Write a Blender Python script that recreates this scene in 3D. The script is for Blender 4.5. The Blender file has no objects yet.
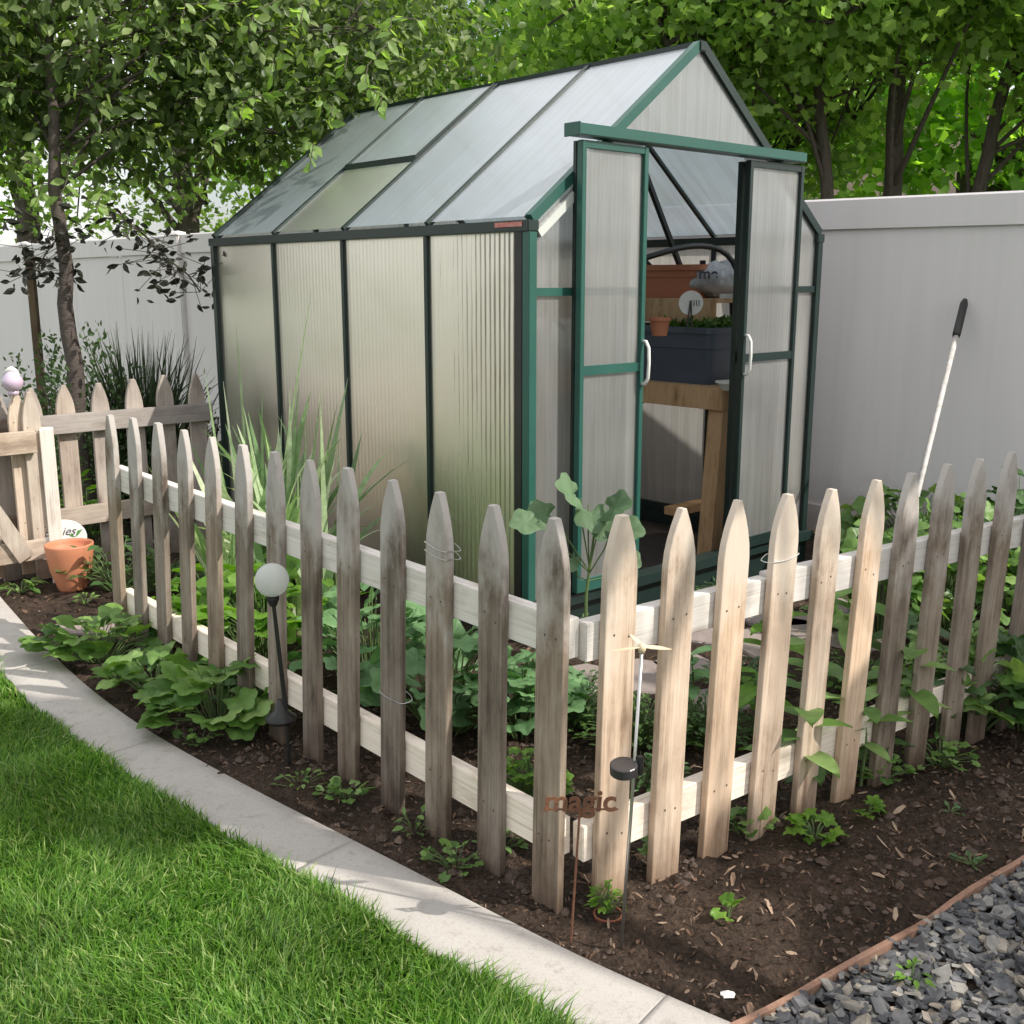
import bpy, math, random
import numpy as np
from mathutils import Matrix, Vector, Euler, noise
random.seed(7); rng = np.random.default_rng(11)
C = bpy.context.scene.collection
PI = math.pi
# ------------------------------------------------------------------ camera model
F = 1079.0; TH = math.atan(232/1079); H = 1.4
CT, ST = math.cos(TH), math.sin(TH)
def ray(x, y):
    X = (x-512)/F; Y = -(y-512)/F
    return Vector((X, CT+Y*ST, -ST+Y*CT))
def gp(x, y, z=0.0):                      # point of a height z
    r = ray(x, y); return Vector((0, 0, H)) + r*((z-H)/r.z)
def dp(x, y, d):                          # point at forward distance d
    r = ray(x, y); return Vector((0, 0, H)) + r*(d/r.y)
# ------------------------------------------------------------------ objects
WM = {}
def link(o, parent=None, M=None):
    C.objects.link(o)
    M = M if M is not None else Matrix.Identity(4)
    if parent is not None: o.parent = parent
    o.matrix_basis = M
    WM[o.name] = (WM[parent.name] @ M) if parent is not None else M
    return o
def tag(o, label=None, cat=None, group=None, kind=None):
    if label: o['label'] = label
    if cat: o['category'] = cat
    if group: o['group'] = group
    if kind: o['kind'] = kind
    return o
def thing(name, label, cat, loc=(0, 0, 0), rz=0, group=None):
    o = bpy.data.objects.new(name, None); o.empty_display_size = .1
    link(o, None, Matrix.Translation(Vector(loc)) @ Matrix.Rotation(rz, 4, 'Z'))
    return tag(o, label, cat, group)
class MB:
    def __init__(s): s.v = []; s.f = []
    def add(s, vs, fs, M=None):
        k = len(s.v)
        for p in vs:
            p = Vector(p)
            s.v.append(tuple(M @ p) if M is not None else tuple(p))
        for f in fs: s.f.append(tuple(i+k for i in f))
        return s
    def box(s, x0, x1, y0, y1, z0, z1, M=None, b=0):
        if b <= 0:
            vs = [(x, y, z) for z in (z0, z1) for y in (y0, y1) for x in (x0, x1)]
            return s.add(vs, [(0, 2, 3, 1), (4, 5, 7, 6), (0, 1, 5, 4), (2, 6, 7, 3), (0, 4, 6, 2), (1, 3, 7, 5)], M)
        import bmesh
        bm = bmesh.new(); bmesh.ops.create_cube(bm, size=1)
        for v in bm.verts: v.co = Vector(((x0+x1)/2+v.co.x*(x1-x0), (y0+y1)/2+v.co.y*(y1-y0), (z0+z1)/2+v.co.z*(z1-z0)))
        bmesh.ops.bevel(bm, geom=bm.edges[:], offset=b, segments=2, affect='EDGES')
        bm.verts.index_update()
        s.add([v.co.copy() for v in bm.verts], [tuple(v.index for v in f.verts) for f in bm.faces], M); bm.free()
        return s
    def bar(s, a, b, w, t, up=(0, 0, 1)):     # square bar from a to b
        a = Vector(a); b = Vector(b); d = b-a; L = d.length; d.normalize(); up = Vector(up)
        x = d.cross(up)
        if x.length < 1e-4: x = d.cross(Vector((1, 0, 0)))
        x.normalize(); z = x.cross(d)
        M = Matrix(((x.x, d.x, z.x, a.x), (x.y, d.y, z.y, a.y), (x.z, d.z, z.z, a.z), (0, 0, 0, 1)))
        return s.box(-w/2, w/2, 0, L, -t/2, t/2, M)
    def tube(s, pts, rad, n=8, cap=True):
        pts = [Vector(p) for p in pts]
        if not hasattr(rad, '__len__'): rad = [rad]*len(pts)
        rings = []; prev = None; vs = []; fs = []
        for i, p in enumerate(pts):
            d = (pts[min(i+1, len(pts)-1)]-pts[max(i-1, 0)]).normalized()
            if prev is None:
                x = d.cross(Vector((0, 0, 1)))
                if x.length < .05: x = d.cross(Vector((1, 0, 0)))
            else: x = prev - d*prev.dot(d)
            x.normalize(); prev = x; y = d.cross(x)
            for k in range(n):
                a = 2*PI*k/n; vs.append(p+(x*math.cos(a)+y*math.sin(a))*rad[i])
        for i in range(len(pts)-1):
            for k in range(n):
                fs.append((i*n+k, i*n+(k+1) % n, (i+1)*n+(k+1) % n, (i+1)*n+k))
        if cap:
            fs.append(tuple(range(n-1, -1, -1))); fs.append(tuple((len(pts)-1)*n+k for k in range(n)))
        return s.add(vs, fs)
    def lathe(s, prof, n=32, M=None):
        vs = []; fs = []
        for r, z in prof:
            for k in range(n):
                a = 2*PI*k/n; vs.append((r*math.cos(a), r*math.sin(a), z))
        for i in range(len(prof)-1):
            for k in range(n): fs.append((i*n+k, i*n+(k+1) % n, (i+1)*n+(k+1) % n, (i+1)*n+k))
        return s.add(vs, fs, M)
    def prism(s, out, y0, y1, M=None):         # outline in xz, extruded in y
        n = len(out); vs = [(x, y0, z) for x, z in out]+[(x, y1, z) for x, z in out]
        fs = [tuple(range(n)), tuple(range(2*n-1, n-1, -1))]
        for k in range(n): fs.append((k, n+k, n+(k+1) % n, (k+1) % n))
        return s.add(vs, fs, M)
    def mesh(s, name, m, smooth=False):
        me = bpy.data.meshes.new(name); me.from_pydata(s.v, [], s.f); me.update()
        import bmesh
        bm = bmesh.new(); bm.from_mesh(me); bmesh.ops.recalc_face_normals(bm, faces=bm.faces[:]); bm.to_mesh(me); bm.free()
        if m: me.materials.append(m)
        me.polygons.foreach_set('use_smooth', [bool(smooth)]*len(me.polygons))
        return me
    def build(s, name, m, parent=None, smooth=False, M=None):
        return link(bpy.data.objects.new(name, s.mesh(name, m, smooth)), parent, M)
def npmesh(name, V, Fc, m, parent=None, M=None, smooth=False, tris=False):
    me = bpy.data.meshes.new(name)
    V = np.asarray(V, dtype=np.float32); nv = len(V)
    k = Fc.shape[1]; nf = len(Fc)
    me.vertices.add(nv); me.vertices.foreach_set('co', V.ravel())
    me.loops.add(nf*k); me.loops.foreach_set('vertex_index', Fc.astype(np.int32).ravel())
    me.polygons.add(nf); me.polygons.foreach_set('loop_start', np.arange(0, nf*k, k, dtype=np.int32))
    me.polygons.foreach_set('loop_total', np.full(nf, k, dtype=np.int32))
    me.polygons.foreach_set('use_smooth', np.full(nf, bool(smooth), dtype=bool))
    me.update(calc_edges=True); me.validate()
    me.materials.append(m)
    return link(bpy.data.objects.new(name, me), parent, M)
def norm(a): return a/np.maximum(np.linalg.norm(a, axis=-1, keepdims=True), 1e-6)
def leaves(name, P, D, N, S, T, m, parent=None, M=None, smooth=False, wid=None):
    """copies of a leaf template T=(verts, tris) at points P, along D, face normal N, size S"""
    tv, tf = T; tv = np.array(tv, float); tf = np.array(tf)
    D = norm(D); X = norm(np.cross(D, N)); N = np.cross(X, D)
    S = np.asarray(S, float)[:, None, None]
    W = np.ones(len(P)) if wid is None else wid
    V = P[:, None, :] + S*(tv[None, :, 0:1]*W[:, None, None]*X[:, None, :] + tv[None, :, 1:2]*D[:, None, :] + tv[None, :, 2:3]*N[:, None, :])
    n = len(tv)
    Fc = (tf[None]+(np.arange(len(P))*n)[:, None, None]).reshape(-1, tf.shape[1])
    return npmesh(name, V.reshape(-1, 3), Fc, m, parent, M, smooth)
# leaf templates (x across, y along, z up)
OVAL = ([(0, 0, 0), (-.2, .22, .06), (0, .3, -.02), (.2, .22, .06), (-.26, .5, .06), (0, .58, -.03), (.26, .5, .06), (-.13, .8, .02), (.13, .8, .02), (0, 1, -.08)],
        [(0, 2, 1), (0, 3, 2), (1, 2, 4), (2, 5, 4), (2, 3, 5), (3, 6, 5), (4, 5, 7), (5, 8, 7), (5, 6, 8), (7, 8, 9)])
def radial_leaf(rs, cup=.12, base=.12):
    n = len(rs); vs = [(0, base, 0)]; fs = []
    for i, (a, r) in enumerate(rs):
        a = math.radians(a); x = r*math.sin(a); y = base+r*math.cos(a)
        vs.append((x, y, cup*(abs(x)-.3*(y-base)**2)))
    for i in range(n): fs.append((0, i+1, (i+1) % n+1))
    return vs, fs
MAPLE = radial_leaf([(0, .72), (14, .56), (26, .50), (46, .66), (64, .50), (82, .46), (104, .54), (128, .34), (172, .14), (188, .14), (232, .34), (256, .54), (278, .46), (296, .50), (314, .66), (334, .50), (346, .56)][::-1], .18, .16)
def blob_leaf(lobes, depth, n=22, ecc=1.0, cup=.2, base=.42):
    rs = []
    for k in range(n):
        a = 360*k/n; r = .52*(1-depth*(.5-.5*math.cos(math.radians(a*lobes))))
        d = min(abs(a-180), 360-abs(a-180)); 
        if abs(a-180) < 25: r *= .45
        rs.append((a, r))
    vs, fs = radial_leaf(rs[::-1], cup, base)
    # inner ring for curvature
    V = [vs[0]]; n2 = len(rs)
    for v in vs[1:]: V.append((v[0]*.55, base+(v[1]-base)*.55, v[2]*.9+.03*math.sin(v[0]*30)))
    for i, v in enumerate(vs[1:]): V.append((v[0]*ecc, v[1], v[2]-.10*(v[0]**2+(v[1]-base)**2)*2+.03*math.sin(i*2.1)))
    Fc = []
    for i in range(n2):
        j = (i+1) % n2
        Fc += [(0, 1+i, 1+j), (1+i, 1+n2+i, 1+n2+j), (1+i, 1+n2+j, 1+j)]
    return V, Fc
ROUND = blob_leaf(5, .18)
HOLLY = blob_leaf(5, .38, 30)
BROAD = ([], [])
def strip_leaf(n=7, w=.2, droop=.35, fold=.05, power=.8):
    vs = []; fs = []
    for i in range(n+1):
        t = i/n; ww = w*math.sin(PI*min(1, t*.93+.07))**power
        z = -droop*t*t
        vs += [(-ww, t, z+fold), (0, t, z), (ww, t, z+fold)]
    for i in range(n):
        a = i*3
        fs += [(a, a+1, a+3), (a+1, a+4, a+3), (a+1, a+2, a+4), (a+2, a+5, a+4)]
    return vs, fs
LONGLEAF = strip_leaf(7, .2, .45)
REEDLEAF = strip_leaf(8, .03, .0, .01, .5)
# ------------------------------------------------------------------ materials
def nt(name):
    m = bpy.data.materials.new(name); m.use_nodes = True
    t = m.node_tree; t.nodes.clear()
    out = t.nodes.new('ShaderNodeOutputMaterial')
    return m, t, out
def nd(t, typ, ins=None, **kw):
    n = t.nodes.new(typ)
    for k, v in kw.items(): setattr(n, k, v)
    for k, v in (ins or {}).items():
        if isinstance(v, bpy.types.NodeSocket): t.links.new(v, n.inputs[k])
        else: n.inputs[k].default_value = v
    return n
def c4(c): return (c[0], c[1], c[2], 1)
def ramp(t, fac, stops):
    r = t.nodes.new('ShaderNodeValToRGB'); t.links.new(fac, r.inputs[0])
    e = r.color_ramp.elements
    while len(e) < len(stops): e.new(.5)
    for k, (p, c) in enumerate(stops): e[k].position = p; e[k].color = c4(c)
    return r.outputs[0]
def coords(t, scale=(1, 1, 1), which='Object', rnd=True):
    tc = nd(t, 'ShaderNodeTexCoord'); v = tc.outputs[which]
    if rnd:
        oi = nd(t, 'ShaderNodeObjectInfo')
        mu = nd(t, 'ShaderNodeMath', {0: oi.outputs['Random'], 1: 37.0}, operation='MULTIPLY')
        v = nd(t, 'ShaderNodeVectorMath', {0: v, 1: mu.outputs[0]}, operation='ADD').outputs[0]
    return nd(t, 'ShaderNodeMapping', {'Vector': v, 'Scale': scale}).outputs[0]
def simple(name, c1, c2=None, rough=.6, scale=8, bump=.1, bscale=60, stretch=(1, 1, 1), metal=0, bdist=.01, spec=.5, detail=6, rnd=True):
    m, t, out = nt(name); c2 = c2 or tuple(x*.75 for x in c1)
    v = coords(t, stretch, rnd=rnd)
    n1 = nd(t, 'ShaderNodeTexNoise', {'Vector': v, 'Scale': scale, 'Detail': detail, 'Roughness': .6})
    col = ramp(t, n1.outputs[0], [(.3, c1), (.7, c2)])
    n2 = nd(t, 'ShaderNodeTexNoise', {'Vector': v, 'Scale': bscale, 'Detail': 5})
    b = nd(t, 'ShaderNodeBump', {'Height': n2.outputs[0], 'Strength': bump, 'Distance': bdist})
    p = nd(t, 'ShaderNodeBsdfPrincipled', {'Base Color': col, 'Roughness': rough, 'Metallic': metal, 'Normal': b.outputs[0], 'Specular IOR Level': spec})
    t.links.new(p.outputs[0], out.inputs[0]); return m
def wood(name, light, mid, dark, rough=.75, gs=1.0, white=0.0, pale=None, grain=.55):
    m, t, out = nt(name)
    v = coords(t, (34*gs, 34*gs, 1.1*gs)); v2 = coords(t, (5, 5, 2.2))
    g1 = nd(t, 'ShaderNodeTexNoise', {'Vector': v, 'Scale': 1.7, 'Detail': 8, 'Roughness': .7, 'Distortion': .35})
    g2 = nd(t, 'ShaderNodeTexNoise', {'Vector': v2, 'Scale': 1.9, 'Detail': 6, 'Roughness': .65})
    mx = nd(t, 'ShaderNodeMixRGB', {0: 1-grain*.6, 1: g1.outputs[0], 2: g2.outputs[0]})
    col = ramp(t, mx.outputs[0], [(.36, dark), (.48, mid), (.62, light)])
    vk = coords(t, (13, 13, 4.2))
    vo = nd(t, 'ShaderNodeTexVoronoi', {'Vector': vk, 'Scale': .62})
    kn = ramp(t, vo.outputs['Distance'], [(.03, (.28, .24, .2)), (.12, (.8, .78, .75)), (.22, (1, 1, 1))])
    vs = coords(t, (150*gs, 150*gs, 3*gs))
    g3 = nd(t, 'ShaderNodeTexNoise', {'Vector': vs, 'Scale': 1.6, 'Detail': 5})
    st = ramp(t, g3.outputs[0], [(.34, (.80, .78, .76)), (.5, (1, 1, 1))])
    m1 = nd(t, 'ShaderNodeMixRGB', {0: .75, 1: col, 2: kn}, blend_type='MULTIPLY')
    m2 = nd(t, 'ShaderNodeMixRGB', {0: .8, 1: m1.outputs[0], 2: st}, blend_type='MULTIPLY')
    # long dark weather cracks
    vc = coords(t, (60, 60, .8)); g4 = nd(t, 'ShaderNodeTexNoise', {'Vector': vc, 'Scale': 1.0, 'Detail': 3})
    ck = ramp(t, g4.outputs[0], [(.27, (.35, .3, .27)), (.32, (1, 1, 1))])
    m2 = nd(t, 'ShaderNodeMixRGB', {0: .5 if white else .8, 1: m2.outputs[0], 2: ck}, blend_type='MULTIPLY')
    oi = nd(t, 'ShaderNodeObjectInfo')
    vr = ramp(t, oi.outputs['Random'], [(0, (.80, .81, .83)), (.5, (1, .99, .97)), (1, (1.12, 1.04, .94))])
    m3 = nd(t, 'ShaderNodeMixRGB', {0: .9, 1: m2.outputs[0], 2: vr}, blend_type='MULTIPLY')
    tc = nd(t, 'ShaderNodeTexCoord'); sx = nd(t, 'ShaderNodeSeparateXYZ', {0: tc.outputs['Object']})
    last = m3.outputs[0]
    if pale:
        zt = nd(t, 'ShaderNodeMath', {0: g2.outputs[0], 1: .9, 2: sx.outputs['Z']}, operation='MULTIPLY_ADD')
        f = ramp(t, zt.outputs[0], [(.98 if False else .0, (0, 0, 0)), (1, (1, 1, 1))])
        f = nd(t, 'ShaderNodeMapRange', {0: zt.outputs[0], 1: 1.12, 2: 1.34, 3: 0, 4: .8})
        last = nd(t, 'ShaderNodeMixRGB', {0: f.outputs[0], 1: last, 2: c4(pale)}).outputs[0]
    zz = nd(t, 'ShaderNodeMath', {0: g2.outputs[0], 1: .22, 2: sx.outputs['Z']}, operation='MULTIPLY_ADD')
    dirt = ramp(t, zz.outputs[0], [(.16, (.40, .33, .28)), (.34, (1, 1, 1))])
    m4 = nd(t, 'ShaderNodeMixRGB', {0: 0.0 if white else .85, 1: last, 2: dirt}, blend_type='MULTIPLY')
    b = nd(t, 'ShaderNodeBump', {'Height': g3.outputs[0], 'Strength': .25, 'Distance': .0015})
    b2 = nd(t, 'ShaderNodeBump', {'Height': g4.outputs[0], 'Strength': .25, 'Distance': .003, 'Normal': b.outputs[0]})
    p = nd(t, 'ShaderNodeBsdfPrincipled', {'Base Color': m4.outputs[0], 'Roughness': rough, 'Normal': b2.outputs[0], 'Specular IOR Level': .25})
    t.links.new(p.outputs[0], out.inputs[0]); return m
def leafmat(name, cols, trans=.35, rough=.45, island=True, tcol=None, nscale=30, spec=.4):
    m, t, out = nt(name)
    if island: fac = nd(t, 'ShaderNodeNewGeometry').outputs['Random Per Island']
    else: fac = nd(t, 'ShaderNodeTexNoise', {'Vector': coords(t), 'Scale': nscale, 'Detail': 3}).outputs[0]
    k = len(cols); col = ramp(t, fac, [(i/(k-1), c) for i, c in enumerate(cols)])
    nz = nd(t, 'ShaderNodeTexNoise', {'Vector': coords(t), 'Scale': nscale, 'Detail': 4})
    vr = ramp(t, nz.outputs[0], [(.3, (.75, .75, .7)), (.7, (1.15, 1.15, 1.1))])
    cm = nd(t, 'ShaderNodeMixRGB', {0: 1, 1: col, 2: vr}, blend_type='MULTIPLY')
    b = nd(t, 'ShaderNodeBump', {'Height': nz.outputs[0], 'Strength': .4, 'Distance': .006})
    p = nd(t, 'ShaderNodeBsdfPrincipled', {'Base Color': cm.outputs[0], 'Roughness': rough, 'Specular IOR Level': spec, 'Normal': b.outputs[0]})
    tint = nd(t, 'ShaderNodeMixRGB', {0: 1, 1: cm.outputs[0], 2: c4(tcol or (2.0, 2.2, .8))}, blend_type='MULTIPLY')
    tr = nd(t, 'ShaderNodeBsdfTranslucent', {'Color': tint.outputs[0], 'Normal': b.outputs[0]})
    mx = nd(t, 'ShaderNodeMixShader', {0: trans, 1: p.outputs[0], 2: tr.outputs[0]})
    t.links.new(mx.outputs[0], out.inputs[0]); return m
def poly(name, tint=(.86, .87, .84), clear=.22, refr=.35, gloss=.10, axis='X', ridges=44.0, lump=.3, difm=.72, st1=(.84, .83, .80), ribd=.93, ior=1.5, glc=(1, 1, 1, 1)):
    """twin wall polycarbonate: milky, with fine ribs along the sheet"""
    m, t, out = nt(name)
    tc = nd(t, 'ShaderNodeTexCoord'); sx = nd(t, 'ShaderNodeSeparateXYZ', {0: tc.outputs['Object']})
    a = nd(t, 'ShaderNodeMath', {0: sx.outputs[axis], 1: ridges*2*PI}, operation='MULTIPLY')
    w = nd(t, 'ShaderNodeMath', {0: a.outputs[0]}, operation='SINE')
    sc = {'X': (26, 1, 1.3), 'Y': (1, 26, 1.3)}[axis]
    mp = nd(t, 'ShaderNodeMapping', {'Vector': tc.outputs['Object'], 'Scale': sc})
    n = nd(t, 'ShaderNodeTexNoise', {'Vector': mp.outputs[0], 'Scale': 1.3, 'Detail': 4})
    n2 = nd(t, 'ShaderNodeTexNoise', {'Vector': tc.outputs['Object'], 'Scale': 1.7, 'Detail': 4})
    n3 = nd(t, 'ShaderNodeTexNoise', {'Vector': tc.outputs['Object'], 'Scale': 2.0, 'Detail': 2})
    h = nd(t, 'ShaderNodeMath', {0: w.outputs[0], 1: .35, 2: n.outputs[0]}, operation='MULTIPLY_ADD')
    b0 = nd(t, 'ShaderNodeBump', {'Height': n3.outputs[0], 'Strength': lump, 'Distance': .05})
    b = nd(t, 'ShaderNodeBump', {'Height': h.outputs[0], 'Strength': .22, 'Distance': .003, 'Normal': b0.outputs[0]})
    dirt = ramp(t, n2.outputs[0], [(.3, tuple(x*.82 for x in tint)), (.7, tint)])
    stk = ramp(t, n.outputs[0], [(.38, st1), (.56, (1, 1, 1))])
    col = nd(t, 'ShaderNodeMixRGB', {0: .8, 1: dirt, 2: stk}, blend_type='MULTIPLY').outputs[0]
    rl_ = nd(t, 'ShaderNodeMapRange', {0: w.outputs[0], 1: -1, 2: .2, 3: ribd, 4: 1.0})
    col = nd(t, 'ShaderNodeMixRGB', {0: .9, 1: col, 2: rl_.outputs[0]}, blend_type='MULTIPLY').outputs[0]
    dif = nd(t, 'ShaderNodeBsdfDiffuse', {'Color': col, 'Normal': b.outputs[0]})
    tl = nd(t, 'ShaderNodeBsdfTranslucent', {'Color': col, 'Normal': b.outputs[0]})
    mk = nd(t, 'ShaderNodeMixShader', {0: difm, 1: dif.outputs[0], 2: tl.outputs[0]})
    rf = nd(t, 'ShaderNodeBsdfRefraction', {'Color': col, 'Roughness': .38, 'IOR': 1.12, 'Normal': b.outputs[0]})
    m1 = nd(t, 'ShaderNodeMixShader', {0: refr, 1: mk.outputs[0], 2: rf.outputs[0]})
    tp = nd(t, 'ShaderNodeBsdfTransparent', {'Color': col})
    m2 = nd(t, 'ShaderNodeMixShader', {0: clear, 1: m1.outputs[0], 2: tp.outputs[0]})
    gl = nd(t, 'ShaderNodeBsdfGlossy', {'Color': glc, 'Roughness': .38, 'Normal': b.outputs[0]})
    fr = nd(t, 'ShaderNodeFresnel', {'IOR': ior, 'Normal': b.outputs[0]})
    fm = nd(t, 'ShaderNodeMath', {0: fr.outputs[0], 1: gloss}, operation='ADD')
    m3 = nd(t, 'ShaderNodeMixShader', {0: fm.outputs[0], 1: m2.outputs[0], 2: gl.outputs[0]})
    t.links.new(m3.outputs[0], out.inputs[0]); return m
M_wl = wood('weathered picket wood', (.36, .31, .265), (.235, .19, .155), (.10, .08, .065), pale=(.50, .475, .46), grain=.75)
M_wr = wood('sunlit picket wood', (.70, .57, .46), (.55, .43, .335), (.27, .19, .14), pale=(.66, .58, .50), grain=.8)  # paler copy for the sun-facing run, sunlight put into the colour
M_wf = wood('pale old picket wood', (.46, .42, .39), (.38, .34, .32), (.24, .21, .19))
M_wg = wood('pale gate wood', (.60, .53, .47), (.50, .43, .37), (.32, .26, .22))
M_rail = wood('pale painted rail wood', (.84, .80, .76), (.80, .76, .72), (.56, .51, .46), white=1, grain=.5)
M_pine = wood('pine bench wood', (.68, .47, .29), (.60, .40, .23), (.38, .23, .12), white=1)
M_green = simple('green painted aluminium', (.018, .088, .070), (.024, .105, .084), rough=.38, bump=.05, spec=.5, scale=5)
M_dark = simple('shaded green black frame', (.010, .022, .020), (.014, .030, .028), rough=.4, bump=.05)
M_black = simple('black plastic', (.012, .012, .013), (.02, .02, .02), rough=.45)
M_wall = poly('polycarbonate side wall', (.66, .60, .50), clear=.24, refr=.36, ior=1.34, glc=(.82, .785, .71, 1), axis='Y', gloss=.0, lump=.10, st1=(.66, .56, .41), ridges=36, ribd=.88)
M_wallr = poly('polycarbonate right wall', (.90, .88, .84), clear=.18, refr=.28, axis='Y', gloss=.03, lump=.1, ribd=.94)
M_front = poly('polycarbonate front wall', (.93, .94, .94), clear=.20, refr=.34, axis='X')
M_door = poly('polycarbonate door', (.95, .97, .98), clear=.32, refr=.30, axis='X', gloss=.12)
M_roof = poly('polycarbonate roof', (.66, .79, .93), clear=.20, refr=.16, axis='Y', gloss=.22, ridges=90, lump=.2, difm=.45)
M_vinyl = None
def vinyl():
    m, t, out = nt('taupe vinyl fence')
    tc = nd(t, 'ShaderNodeTexCoord')
    n = nd(t, 'ShaderNodeTexNoise', {'Vector': nd(t, 'ShaderNodeMapping', {'Vector': tc.outputs['Object'], 'Scale': (3, 3, .4)}).outputs[0], 'Scale': 1.5, 'Detail': 5})
    col = ramp(t, n.outputs[0], [(.3, (.78, .745, .765)), (.7, (.81, .775, .79))])
    n2 = nd(t, 'ShaderNodeTexNoise', {'Vector': nd(t, 'ShaderNodeMapping', {'Vector': tc.outputs['Object'], 'Scale': (40, 40, 2)}).outputs[0], 'Scale': 2, 'Detail': 3})
    n3 = nd(t, 'ShaderNodeTexNoise', {'Vector': tc.outputs['Object'], 'Scale': 6.0, 'Detail': 6, 'Roughness': .7})
    sx = nd(t, 'ShaderNodeSeparateXYZ', {0: tc.outputs['Object']})
    zz = nd(t, 'ShaderNodeMath', {0: n3.outputs[0], 1: .5, 2: sx.outputs['Z']}, operation='MULTIPLY_ADD')
    dr = ramp(t, zz.outputs[0], [(.25, (.62, .58, .52)), (.62, (1, 1, 1))])
    cm = nd(t, 'ShaderNodeMixRGB', {0: .9, 1: col, 2: dr}, blend_type='MULTIPLY')
    n5 = nd(t, 'ShaderNodeTexNoise', {'Vector': nd(t, 'ShaderNodeMapping', {'Vector': tc.outputs['Object'], 'Scale': (9, 9, .35)}).outputs[0], 'Scale': 2, 'Detail': 5})
    s5 = ramp(t, n5.outputs[0], [(.35, (.965, .965, .96)), (.6, (1, 1, 1))])
    cm = nd(t, 'ShaderNodeMixRGB', {0: 1, 1: cm.outputs[0], 2: s5}, blend_type='MULTIPLY')
    b = nd(t, 'ShaderNodeBump', {'Height': n2.outputs[0], 'Strength': .12, 'Distance': .004})
    p = nd(t, 'ShaderNodeBsdfPrincipled', {'Base Color': cm.outputs[0], 'Roughness': .5, 'Normal': b.outputs[0], 'Specular IOR Level': .35})
    t.links.new(p.outputs[0], out.inputs[0]); return m
M_vinyl = vinyl()
M_terra = simple('terracotta', (.50, .20, .11), (.42, .16, .09), rough=.75, bump=.15, scale=5)
M_navy = simple('navy plastic', (.06, .08, .12), (.075, .095, .135), rough=.42, scale=4, bump=.08)
M_white = simple('white plastic', (.78, .78, .76), (.70, .70, .68), rough=.45, bump=.03)
M_bark = simple('tree bark', (.12, .10, .085), (.06, .05, .042), rough=.9, scale=14, bump=.9, bscale=30, stretch=(3, 3, .6), bdist=.02)
M_bark2 = simple('smooth young bark', (.11, .088, .078), (.06, .048, .042), rough=.85, scale=12, bump=.6, bscale=40, stretch=(1, 1, 2.5), bdist=.008)
M_metal = simple('galvanised metal', (.62, .62, .60), (.50, .50, .50), rough=.3, metal=.9, bump=.05)
M_rust = simple('rusted metal', (.20, .085, .045), (.11, .05, .03), rough=.8, scale=40, bump=.3)
M_cream = simple('cream plastic', (.72, .60, .42), (.64, .53, .36), rough=.5, bump=.02)
M_ink = simple('printed ink', (.05, .05, .06), (.07, .07, .08), rough=.7, bump=0)
# ------------------------------------------------------------------ the setting
def soil_h(x, y):
    a = noise.fractal(Vector((x*2.2, y*2.2, 0)), 1.0, 2.0, 2)*.014
    b = noise.fractal(Vector((x*21, y*21, 3)), .7, 2.0, 4)*.016
    return a+max(b, -.004)+.004
def plainsheet(name, pts, z, m):
    return MB().add([(x, y, z) for x, y in pts], [tuple(range(len(pts)))]).build(name, m)
# kerb edges from the picture, on the ground
KI = [(0, 604), (32, 645), (68, 683), (102, 710), (140, 736), (191, 762), (246, 796), (301, 825), (350, 850), (415, 884), (480, 916), (539, 947), (597, 973), (656, 999), (715, 1023)]
KO = [(0, 659), (14, 680), (38, 703), (85, 734), (116, 758), (191, 803), (246, 832), (290, 854), (318, 868), (350, 886), (400, 917), (450, 948), (500, 978), (545, 1003), (590, 1026)]
def spline(pts, step=.03):
    out = []
    n = len(pts)
    for i in range(n-1):
        p0, p1, p2, p3 = pts[max(i-1, 0)], pts[i], pts[i+1], pts[min(i+2, n-1)]
        L = max(2, int((p2-p1).length/step))
        for k in range(L):
            t = k/L
            out.append(.5*((2*p1)+(p2-p0)*t+(2*p0-5*p1+4*p2-p3)*t*t+(3*p1-p0-3*p2+p3)*t**3))
    out.append(pts[-1]); return out
ki = [gp(x, y, .02) for x, y in KI]; ko = [gp(x, y, .02) for x, y in KO]
# centre line, smooth; constant width
cen = [(a+min(ko, key=lambda q: (q-a).length))/2 for a in ki]
wid = sum((a-min(ko, key=lambda q: (q-a).length)).length for a in ki)/len(ki)
d0 = (cen[0]-cen[2]).normalized(); d1 = (cen[-1]-cen[-3]).normalized()
left0 = cen[0]+d0*.8; left1 = left0+d0*1.6+Vector((-.1, .2, 0))
cen = [left1, left0]+cen+[cen[-1]+d1*.5, cen[-1]+d1*1.2+Vector((.05, 0, 0)), cen[-1]+d1*2.4+Vector((.3, 0, 0))]
for _ in range(2):
    cen = [cen[0]]+[(cen[i-1]+cen[i]*2+cen[i+1])/4 for i in range(1, len(cen)-1)]+[cen[-1]]
cs = spline([Vector((p.x, p.y, 0)) for p in cen], .02)
CW = wid/2
def side(i):
    d = (cs[min(i+1, len(cs)-1)]-cs[max(i-1, 0)]).normalized(); return Vector((d.y, -d.x, 0))
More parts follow.
